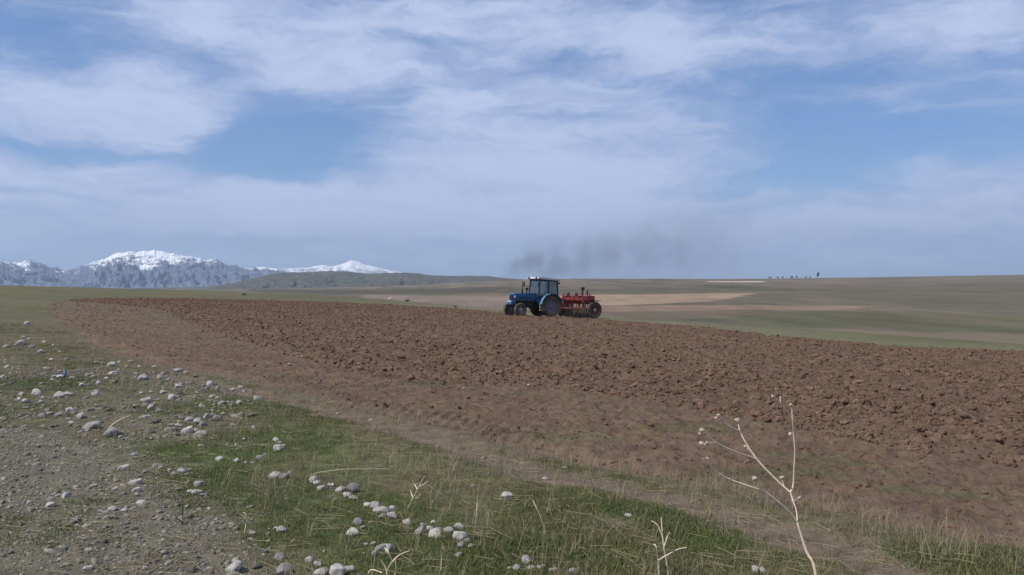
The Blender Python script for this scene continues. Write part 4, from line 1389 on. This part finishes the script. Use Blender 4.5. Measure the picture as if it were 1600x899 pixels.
cluster(*Z6, [(90, 272, 34), (108, 284, 22), (105, 315, 58), (15, 350, 34), (35, 336, 20)], 'small pale stone in the sparse grass below the dirt path', 'small stones below the path')
cluster(*Z6, [(10, 74, 30, 0)], 'single white stone lying on the dusty end of the dirt path', None)
cluster(*Z6, [(1020, 485, 28)], 'small round grey stone alone in the brownish grass', None)
cluster(*Z6, [(1178, 542, 58)], 'flat pale stone alone amid brownish grass near the dirt path', None)
cluster(*Z6, [(950, 812, 38, 1)], 'flat grey stone sunk in bright green grass beside the biggest heap', None)
Z7 = (800, 600, 3.0075)
cluster(*Z7, [(155, 428, 30)], 'single pale stone lying on the bare dirt path', None)
cluster(*Z7, [(550, 636, 36)], 'small whitish stone alone in the grass beside a turf hollow', None)
cluster(*Z7, [(68, 858, 66, 1), (88, 890, 50), (140, 884, 42), (25, 886, 44), (195, 896, 34), (290, 897, 42), (-12, 885, 26)], 'rounded stone of the small heap topped by a grey one', 'stones of the small heap')
cluster(*Z7, [(1150, 888, 50), (1185, 892, 34)], 'bright white stone by the foot of the tall dead weed', 'white stones by the dead weed')
Z4 = (0, 480, 4.0)
cluster(*Z4, [(593, 356, 36), (632, 358, 22), (688, 373, 46), (745, 350, 26), (808, 346, 26), (865, 375, 26), (958, 374, 26)],
        'whitish stone in the line at the edge of the ploughed margin', 'stones along the ploughed margin')
cluster(*Z4, [(165, 110, 42), (140, 190, 22), (250, 288, 36), (330, 243, 22), (120, 236, 46), (270, 228, 24), (190, 260, 30), (35, 254, 26), (180, 210, 24), (210, 245, 20), (95, 240, 24)],
        'small pale stone scattered on the thin turf by the field corner', 'stones scattered by the field corner')
cluster(*Z4, [(40, 383, 30), (60, 418, 20), (10, 440, 26), (370, 285, 19), (312, 330, 25), (412, 333, 27)], 'small pale stone lying on the turf just beyond the plastic scrap', 'stones beyond the plastic scrap')
cluster(*Z4, [(125, 552, 42), (215, 546, 60), (155, 594, 50), (255, 492, 26), (112, 572, 26), (258, 570, 26), (245, 590, 26), (255, 680, 34), (350, 682, 34), (160, 684, 20)],
        'pale stone lying round the dark green grass patch', 'stones round the dark green patch')
cluster(*Z4, [(580, 438, 36), (505, 500, 42), (590, 544, 46), (370, 565, 60), (420, 550, 46), (345, 590, 24), (425, 660, 62), (440, 728, 30), (660, 450, 24), (610, 490, 34), (700, 425, 40)],
        'weathered stone strewn across the stony strip of thin turf', 'stones of the stony strip')
cluster(*Z4, [(500, 692, 66)], 'white angular stone standing above a bigger pale slab', None)
cluster(*Z4, [(566, 752, 102)], 'big pale rounded stone, the largest on the stony turf', None)
cluster(*Z4, [(690, 803, 100, 1)], 'long flat grey stone lying by the gravel', None)
cluster(*Z4, [(750, 782, 32)], 'small white stone leaning against a long flat grey stone', None)
cluster(*Z4, [(1175, 714, 58, 1), (1225, 722, 52), (1288, 696, 56), (1345, 706, 60, 1), (1265, 745, 54, 1), (1165, 778, 60), (1248, 798, 72), (1210, 775, 40), (1320, 676, 30, 1)],
        'grey stone of the compact heap by the green turf', 'stones of the compact heap')
cluster(*Z4, [(885, 464, 60), (995, 440, 50), (1105, 405, 54), (1155, 414, 34), (1065, 578, 66), (1010, 545, 40), (1040, 455, 40, 1), (1110, 500, 44), (940, 540, 30), (880, 546, 34), (960, 415, 26), (1015, 418, 26), ],
        'flat pale stone in the wide scatter above the compact heap', 'stones of the wide scatter')
cluster(*Z4, [(905, 606, 62), (935, 640, 52), (910, 690, 42), (985, 660, 40, 1), (1110, 745, 38), (1070, 740, 26, 1)], 'flat pale stone lying right beside the compact heap', 'stones beside the compact heap')
cluster(*Z4, [(1305, 480, 46), (1355, 500, 40), (1325, 570, 46), (1355, 576, 30), (1485, 612, 40), (1390, 610, 40), (1420, 606, 26), (1450, 505, 34), (1500, 494, 30), (1525, 516, 28)],
        'pale stone lying near the start of the dirt path', 'stones near the start of the path')
cluster(*Z4, [(1593, 578, 44)], 'bright pale stone casting a dark shadow on the path edge', None)
cluster(*Z4, [(1520, 836, 22), (1470, 872, 28), (1580, 768, 36)], 'little white stone in the green turf', 'little stones in the green turf')
Z5 = (0, 680, 4.0)
cluster(*Z5, [(1122, 236, 52), (1080, 250, 32), (1050, 226, 30), (1175, 220, 24), (1370, 160, 46), (1475, 166, 44), (1530, 175, 26), (1570, 170, 24)],
        'pale stone at the edge of the gravel by fresh green grass', 'stones at the fresh grass edge')
cluster(*Z5, [(1235, 318, 62, 1), (1220, 372, 62), (1180, 360, 34), (1260, 385, 36, 1), (1300, 484, 28), (1160, 475, 32)], 'grey stone piled two high at the gravel edge', 'stones piled at the gravel edge')
cluster(*Z5, [(870, 462, 62), (395, 418, 52), (300, 470, 46), (830, 134, 42), (765, 214, 54), (840, 312, 60), (840, 370, 50), (710, 358, 36), (690, 505, 50), (765, 508, 36), (350, 414, 26), (895, 235, 34), (545, 745, 34), (535, 850, 50), (215, 485, 26), (455, 570, 46, 1)],
        'flat pale stone lying loose on the grey gravel', 'stones on the gravel')
cluster(*Z5, [(1450, 856, 112)], 'long white stone lying flat on the grey gravel', None)
cluster(400, 480, 2.667, [(867, 352, 14), (1135, 343, 12), (1035, 488, 12), (190, 210, 12), (137, 260, 14), (340, 432, 16), (478, 462, 16), (428, 250, 16)],
        'tiny pale stone lying on the brown tilled soil', 'pale stones on the tilled soil')

# ------------------------------------------------------------------ litter
x_, y_ = at(97, 588)
M_PLB = simple_mat('blue_plastic', (0.14, 0.21, 0.33, 1), 0.4, 0, 0.1, 5)
M_PLW = simple_mat('white_plastic', (0.42, 0.43, 0.46, 1), 0.45, 0, 0.08, 5)
LT = empty('plastic_litter', (x_, y_, gz(x_, y_)))
LT.scale = (0.6, 0.6, 0.55)
tag(LT, 'crumpled blue and white plastic scrap lying on the thin turf', 'litter')
bm = bmesh.new(); bmesh.ops.create_grid(bm, x_segments=8, y_segments=6, size=0.5)
for v in bm.verts:
    v.co = Vector((v.co.x * 0.34, v.co.y * 0.22, 0.035 + 0.05 * mnoise.noise(v.co * 4) + 0.02 * mnoise.noise(v.co * 11)))
me = bpy.data.meshes.new('sheet'); bm.to_mesh(me); bm.free()
o = link('sheet', me, M_PLW, LT, 180); o.location = (-0.12, 0, 0.01)
md = o.modifiers.new('thick', 'SOLIDIFY'); md.thickness = 0.004
b = MB(); b.tube([(0.05, 0, 0.03), (0.07, 0, 0.14), (0.05, 0.01, 0.20), (0.04, 0.01, 0.23)], [0.045, 0.05, 0.022, 0.016], 10)
b.build('bottle', M_PLB, LT, 60)
MB().tube([(0.039, 0.01, 0.229), (0.036, 0.01, 0.25)], 0.018, 10).build('cap', M_PLW, LT, 60)

# ------------------------------------------------------------------ dead weeds
M_STALK = simple_mat('bleached_stalk', (0.74, 0.60, 0.45, 1), 0.85, 0, 0.15, 12, 0.1)
M_SEED = simple_mat('dry_seed_head', (0.44, 0.36, 0.28, 1), 0.95, 0, 0.2, 20, 0.3)
M_TWIG = simple_mat('dark_twig', (0.045, 0.038, 0.032, 1), 0.9, 0, 0.2, 10)


def smooth_path(pts, n=4):
    out = []
    P = [pts[0]] + list(pts) + [pts[-1]]
    for i in range(1, len(P) - 2):
        for k in range(n):
            t_ = k / n
            p0, p1, p2, p3 = P[i - 1], P[i], P[i + 1], P[i + 2]
            out.append(0.5 * ((2 * p1) + (p2 - p0) * t_ + (2 * p0 - 5 * p1 + 4 * p2 - p3) * t_ ** 2 + (3 * p1 - p0 - 3 * p2 + p3) * t_ ** 3))
    out.append(P[-2])
    return out


D0 = 3.7
WB = Vector(((1283 - 800) / F * D0, D0, 0)); WB.z = gz(WB.x, WB.y)
WEED = empty('dead_weed', WB)
tag(WEED, 'tall bleached dead weed with forked bare stems and small seed heads', 'weed')
def wp(zx, zy, dy=0.0):
    """a point of the weed given from the enlarged view, dy metres deeper than its foot"""
    px, py = 1080 + zx / 3.0083, 600 + zy / 3.0083
    Yd = D0 + dy
    return Vector(((px - 800) / F * Yd, Yd, EYE - (py - HY) / F * Yd)) - WB


foot = Vector((0.015, 0, -0.02))
fork = wp(503, 655, 0.03)
def branch(pts, r0, r1):
    P = smooth_path(pts)
    b = MB(); b.tube(P, [0.85 * (r0 + (r1 - r0) * i / (len(P) - 1)) for i in range(len(P))], 7)
    return b.build('stem', M_STALK, WEED, 60)
branch([foot, wp(590, 899, 0.0), wp(545, 790, 0.02), fork], 0.0085, 0.0062)
branch([fork, wp(470, 612, 0.02), wp(420, 565, 0.0), wp(345, 510, -0.03), wp(250, 476, -0.06), wp(180, 450, -0.08), wp(128, 420, -0.10), wp(95, 390, -0.11), wp(77, 355, -0.12)], 0.0060, 0.0034)
branch([fork, wp(498, 600, 0.05), wp(480, 545, 0.07), wp(469, 513, 0.08)], 0.0034, 0.0046)
branch([wp(469, 513, 0.08), wp(400, 450, 0.10), wp(310, 355, 0.12), wp(240, 245, 0.14), wp(222, 180, 0.15)], 0.0056, 0.0036)
branch([wp(469, 513, 0.08), wp(483, 480, 0.09), wp(487, 400, 0.07), wp(490, 310, 0.05), wp(480, 200, 0.03), wp(475, 110, 0.02)], 0.0056, 0.0030)
branch([wp(474, 158, 0.03), wp(420, 90, 0.0), wp(388, 60, -0.02)], 0.0034, 0.0024)
branch([wp(421, 92, 0.0), wp(420, 58, 0.02)], 0.0022, 0.0018)
branch([wp(230, 222, 0.14), wp(170, 192, 0.10), wp(130, 152, 0.08)], 0.0032, 0.0022)
branch([wp(306, 354, 0.12), wp(200, 316, 0.05), wp(115, 275, 0.0), wp(60, 225, -0.03)], 0.0040, 0.0028)
branch([wp(345, 510, -0.03), wp(325, 478, -0.04), wp(302, 452, -0.05)], 0.0022, 0.0016)
branch([wp(300, 335, 0.12), wp(272, 310, 0.16), wp(258, 300, 0.18)], 0.0016, 0.0012)
branch([wp(480, 545, 0.07), wp(500, 545, 0.09), wp(510, 540, 0.1)], 0.0016, 0.0012)
branch([wp(440, 482, 0.09), wp(432, 460, 0.11), wp(430, 447, 0.12)], 0.0016, 0.0012)
branch([wp(483, 225, 0.03), wp(475, 232, 0.06), wp(468, 238, 0.08)], 0.0014, 0.0012)
branch([wp(115, 275, 0.0), wp(90, 278, 0.0), wp(73, 283, 0.0), wp(50, 280, 0.01)], 0.0016, 0.0012)
SEEDM = [lump_mesh('seed_head_%d' % i, 900 + i, 2, 0.95, 0.5, M_SEED, False, 3) for i in range(3)]
for (zx, zy, dy, w_) in [(220, 172, .15, 24), (222, 182, .15, 16), (130, 150, .08, 18), (118, 162, .08, 14), (146, 172, .09, 14), (52, 218, -.03, 20), (42, 236, -.03, 16), (68, 240, -.02, 12), (50, 282, .01, 22), (75, 283, 0, 22), (113, 276, 0, 14),
                         (77, 353, -.12, 16), (96, 388, -.11, 12), (301, 449, -.05, 24), (430, 445, .12, 24), (487, 553, .08, 22), (511, 540, .1, 20), (469, 238, .08, 20), (386, 60, -.02, 16), (258, 298, .18, 20), (472, 102, .02, 18), (182, 450, -.08, 12), (131, 432, -.1, 14)]:
    me = rs.choice(SEEDM)
    o = bpy.data.objects.new('seed_head', me); COL.objects.link(o); o.parent = WEED
    o.location = wp(zx, zy, dy)
    s_ = w_ / 3.0083 / F * D0
    o.scale = (s_, s_, s_ * 1.1); o.rotation_euler = (rs.uniform(0, 3), rs.uniform(0, 3), rs.uniform(0, 3))


def stalk(name, label, cat, lines, rad, mat, group=None, heads=()):
    """a small dry plant: first line starts on the ground at its first pixel; the rest stand in its plane"""
    px0, py0 = lines[0][0]
    x_, y_ = at(px0, py0)
    base = Vector((x_, y_, gz(x_, y_)))
    o0 = empty(name, base)
    tag(o0, label, cat, group)
    for ln in lines:
        P = []
        for i, p in enumerate(ln):
            dy = 0.03 * math.sin(i * 1.7 + p[0])
            Yd = y_ + dy
            P.append(Vector(((p[0] - 800) / F * Yd, Yd, EYE - (p[1] - HY) / F * Yd)) - base)
        if ln is lines[0]:
            P[0] = Vector((0, 0, -0.02))
        Q = smooth_path(P) if len(P) > 2 else P
        b = MB(); b.tube(Q, [rad * (1 - 0.55 * i / (len(Q) - 1)) for i in range(len(Q))], 6)
        b.build('stem', mat, o0, 60)
    for (hx, hy, hw) in heads:
        o = bpy.data.objects.new('seed_head', SEEDM[0]); COL.objects.link(o); o.parent = o0
        o.location = Vector(((hx - 800) / F * y_, y_, EYE - (hy - HY) / F * y_)) - base
        s_ = hw / F * y_; o.scale = (s_, s_, s_)
    return o0


stalk('dead_weed', 'low forked pale dead weed with one side branch in green grass', 'weed',
      [[(1031, 905), (1029, 880), (1026, 856), (1022, 852)], [(1046, 903), (1041, 872), (1037, 850), (1034, 810)], [(1030, 877), (1040, 871), (1060, 860), (1074, 857)], [(1038, 858), (1043, 842), (1047, 833)], [(1036, 840), (1028, 822), (1018, 815)]], 0.0050, M_STALK)
stalk('dead_weed', 'feathery pale dead weed with short side twigs between the stone rows', 'weed',
      [[(634, 800), (640, 788), (650, 770), (660, 750), (664, 745)], [(645, 779), (641, 768), (640, 760)], [(652, 766), (647, 757), (644, 752)], [(654, 762), (663, 757), (668, 752)], [(643, 782), (652, 778), (658, 772)], [(637, 794), (630, 785)]], 0.0035, M_STALK)
stalk('dead_weed', 'pale forked dry stem lying low in the weedy stony patch', 'weed',
      [[(607, 905), (602, 890), (594, 876)], [(604, 895), (612, 880), (625, 868), (640, 862)], [(616, 905), (618, 890), (617, 876)], [(596, 897), (580, 892), (574, 899)], [(612, 880), (607, 866), (600, 858)]], 0.0048, M_STALK)
stalk('dead_twig', 'thin dark upright twig standing in the grey gravel', 'twig',
      [[(284, 826), (284, 812), (284, 795), (285, 785)], [(284, 818), (276, 812), (272, 806)], [(285, 822), (294, 815), (300, 808)]], 0.0040, M_TWIG)
stalk('straw_stalk', 'bent pale straw leaning across green grass near the low forked weed', 'stalk',
      [[(940, 899), (930, 885), (920, 872), (910, 862)]], 0.0032, M_STALK)
stalk('straw_stalk', 'slanting pale straw rising from brownish grass below the dirt path', 'stalk',
      [[(854, 832), (846, 812), (838, 794), (832, 782)]], 0.0030, M_STALK)
stalk('straw_stalk', 'long straw arching sideways from the tall dry grass tuft', 'stalk',
      [[(476, 746), (490, 741), (510, 737), (540, 734), (570, 733.5), (602, 733)]], 0.0030, M_STALK)
stalk('straw_stalk', 'upright straw standing alone between the two heaps of stones', 'stalk',
      [[(742, 830), (744, 805), (746, 780), (748, 758)]], 0.0026, M_STALK)
stalk('straw_stalk', 'slim upright straw standing in front of the biggest heap', 'stalk',
      [[(688, 895), (690, 870), (692, 850)]], 0.0030, M_STALK)
stalk('straw_stalk', 'pale straw curving up at the gravel edge near the long white stone', 'stalk',
      [[(380, 836), (383, 820), (384, 806), (378, 802)]], 0.0034, M_STALK)
stalk('straw_stalk', 'fallen pale stem slanting across the turf beside the long flat grey stone', 'stalk',
      [[(166, 667), (180, 660), (192, 654), (203, 650)]], 0.0080, M_STALK)
# tall dry grass tuft by the pair of stones
x_, y_ = at(472, 752)
TF = empty('dry_grass_tuft', (x_, y_, gz(x_, y_)))
tag(TF, 'tall straw coloured grass tuft with long arching blades beside two grey stones', 'grass tuft')
for i in range(16):
    a = rs.uniform(-0.5, 2.6); L_ = rs.uniform(0.20, 0.55); ln = rs.uniform(0.1, 0.75)
    d = Vector((math.cos(a), 0.4 * math.sin(a) - 0.1, 0)) * ln
    P = [Vector((rs.uniform(-.08, .08), rs.uniform(-.05, .05), -0.01))]
    for k in range(1, 6):
        u_ = k / 5
        P.append(P[0] + d * L_ * u_ ** 1.6 + Vector((0, 0, L_ * u_ * (1 - 0.25 * ln * u_))))
    MB().tube(P, [0.0026 * (1 - 0.6 * k / 5) for k in range(6)], 5).build('blade', M_ST, TF, 60)

# ------------------------------------------------------------------ birds on the far side of the ploughing
M_BIRD = simple_mat('black_plumage', (0.012, 0.012, 0.015, 1), 0.6)
M_BIRW = simple_mat('white_plumage', (0.75, 0.75, 0.74, 1), 0.8)


def bird(px, py, ln, yaw, mat, label, head_down):
    x_, y_ = at(px, py)
    z_ = float(ground_z(x_, y_)[0])
    inf_ = sd_poly(np.array([x_]), np.array([y_]), FIELD)[0] > -0.2
    if inf_: z_ = field_top(x_, y_)
    h = 0.24
    hz_ = 0.16 if head_down else 0.40
    V = [(0, 0, h), (0.12, 0, h + 0.03), (0.19, 0, (h + 0.05 + hz_) / 2), (0.25, 0, hz_), (0.31, 0, hz_ - 0.01), (0.36, 0, hz_ - 0.025), (-0.12, 0, h - 0.02), (-0.24, 0, h - 0.05), (-0.36, 0, h - 0.075),
         (0.02, 0.05, 0.14), (0.03, 0.05, 0.0), (0.09, 0.05, 0.0), (0.02, -0.05, 0.14), (0.03, -0.05, 0.0), (0.09, -0.05, 0.0)]
    o = skin_obj('bird', V, [(0, 1), (1, 2), (2, 3), (3, 4), (4, 5), (0, 6), (6, 7), (7, 8), (0, 9), (9, 10), (10, 11), (0, 12), (12, 13), (13, 14)],
                 [(.095, .10), (.085, .09), .055, .05, .025, .010, (.085, .075), (.06, .03), (.05, .012), .022, .012, .010, .022, .012, .010], mat, None, 2)
    s_ = ln / F * math.hypot(x_, y_) / 0.72
    o.location = (x_, y_, z_ - 0.005); o.scale = (s_, s_, s_); o.rotation_euler = (0, 0, yaw)
    return tag(o, label, 'bird')


bird(637, 472.5, 10, R(170), M_BIRD, 'black bird on the dry strip beyond the ploughing, next to a white bird', True)
bird(609, 468.2, 7, R(20), M_BIRW, 'white bird on the dry strip beyond the ploughed field', False)
bird(712, 483.5, 8, R(150), M_BIRD, 'black bird at the rim of the ploughed field ahead of the tractor', False)
bird(381, 463.0, 9, R(10), M_BIRD, 'black bird on the green slope above the field, far from the tractor', True)

# ------------------------------------------------------------------ trees on the skyline
M_BARK = simple_mat('bark', (0.07, 0.055, 0.045, 1), 0.9)
M_LEAF = simple_mat('dull_foliage', (0.055, 0.062, 0.040, 1), 0.9, 0, 0.4, 0.6, rnd=0.3)


def tree(px, hpx, wpx_, label, bare=False, seed=0):
    u_ = (px - 800) / F
    Yd = 2480.0
    x_, y_ = u_ * Yd, Yd
    z_ = float(hill(x_, y_))
    H = 0.72 * hpx / F * Yd; Wd = 0.85 * wpx_ / F * Yd
    rs2 = random.Random(seed)
    o0 = empty('tree', (x_, y_, z_ - 0.3))
    tag(o0, label, 'tree', None)
    b = MB(); b.tube([(0, 0, -0.5), (0, 0, H * 0.35), (0.1, 0, H * 0.7)], [H * .05, H * .04, H * .015], 7)
    for k in range(6):
        a = rs2.uniform(0, 6.28)
        b.tube([(0, 0, H * rs2.uniform(.25, .5)), (math.cos(a) * Wd * .3, math.sin(a) * Wd * .3, H * rs2.uniform(.6, .85))], [H * .02, H * .008], 5)
    b.build('trunk', M_BARK, o0, 60)
    V = []; Fc = []
    blobs = [(rs2.uniform(-.3, .3) * Wd, rs2.uniform(-.3, .3) * Wd, H * rs2.uniform(.4, .8), rs2.uniform(.2, .34) * min(Wd, H)) for _ in range(7)]
    for k in range(220 if bare else 620):
        bb = rs2.choice(blobs)
        d = Vector((rs2.gauss(0, 1), rs2.gauss(0, 1), rs2.gauss(0, 1))).normalized() * bb[3] * rs2.uniform(.4, 1.05)
        c0 = Vector(bb[:3]) + d
        s_ = 0.055 * H * rs2.uniform(.6, 1.3)
        e1 = Vector((rs2.gauss(0, 1), rs2.gauss(0, 1), rs2.gauss(0, 1))).normalized() * s_
        e2 = e1.orthogonal().normalized() * s_
        b0 = len(V); V += [c0 - e1 - e2, c0 + e1 - e2, c0 + e1 + e2, c0 - e1 + e2]; Fc.append((b0, b0 + 1, b0 + 2, b0 + 3))
    mesh_obj('crown', V, Fc, M_LEAF, o0)


tree(1203, 4.2, 7, 'broad low dark tree at the left end of the skyline row', seed=1)
for i, (px, h_, w_) in enumerate([(1215, 4.0, 4), (1223, 4.2, 5), (1237, 5.0, 5), (1245, 4.4, 4), (1259, 3.6, 3.5), (1266, 3.4, 3.5)]):
    o = tree(px, h_, w_, 'small dark tree in the row along the skyline of the far plain', seed=10 + i)
tree(1278, 13, 5, 'tall thin bare tree rising above the skyline row', True, seed=40)
for o in SC.objects:
    if o.name.startswith('tree') and o.get('label', '').startswith('small dark tree'):
        o['group'] = 'trees along the skyline'

# ------------------------------------------------------------------ haze
m_hz = bpy.data.materials.new('damp_air'); m_hz.use_nodes = True
q = NT(m_hz.node_tree); q.n.clear()
pv = q.node('ShaderNodeVolumePrincipled')
pv.inputs['Color'].default_value = (0.62, 0.79, 1.0, 1)
pv.inputs['Density'].default_value = 0.000050
pv.inputs['Anisotropy'].default_value = 0.2
mo = q.node('ShaderNodeOutputMaterial'); q.l.new(pv.outputs[0], mo.inputs['Volume'])
HB = MB().box((-21500, -21500, -160), (21500, 21500, 900)).build('haze', m_hz)
tag(HB, 'thin blue haze veiling the far hills and mountains', 'haze', kind='stuff')
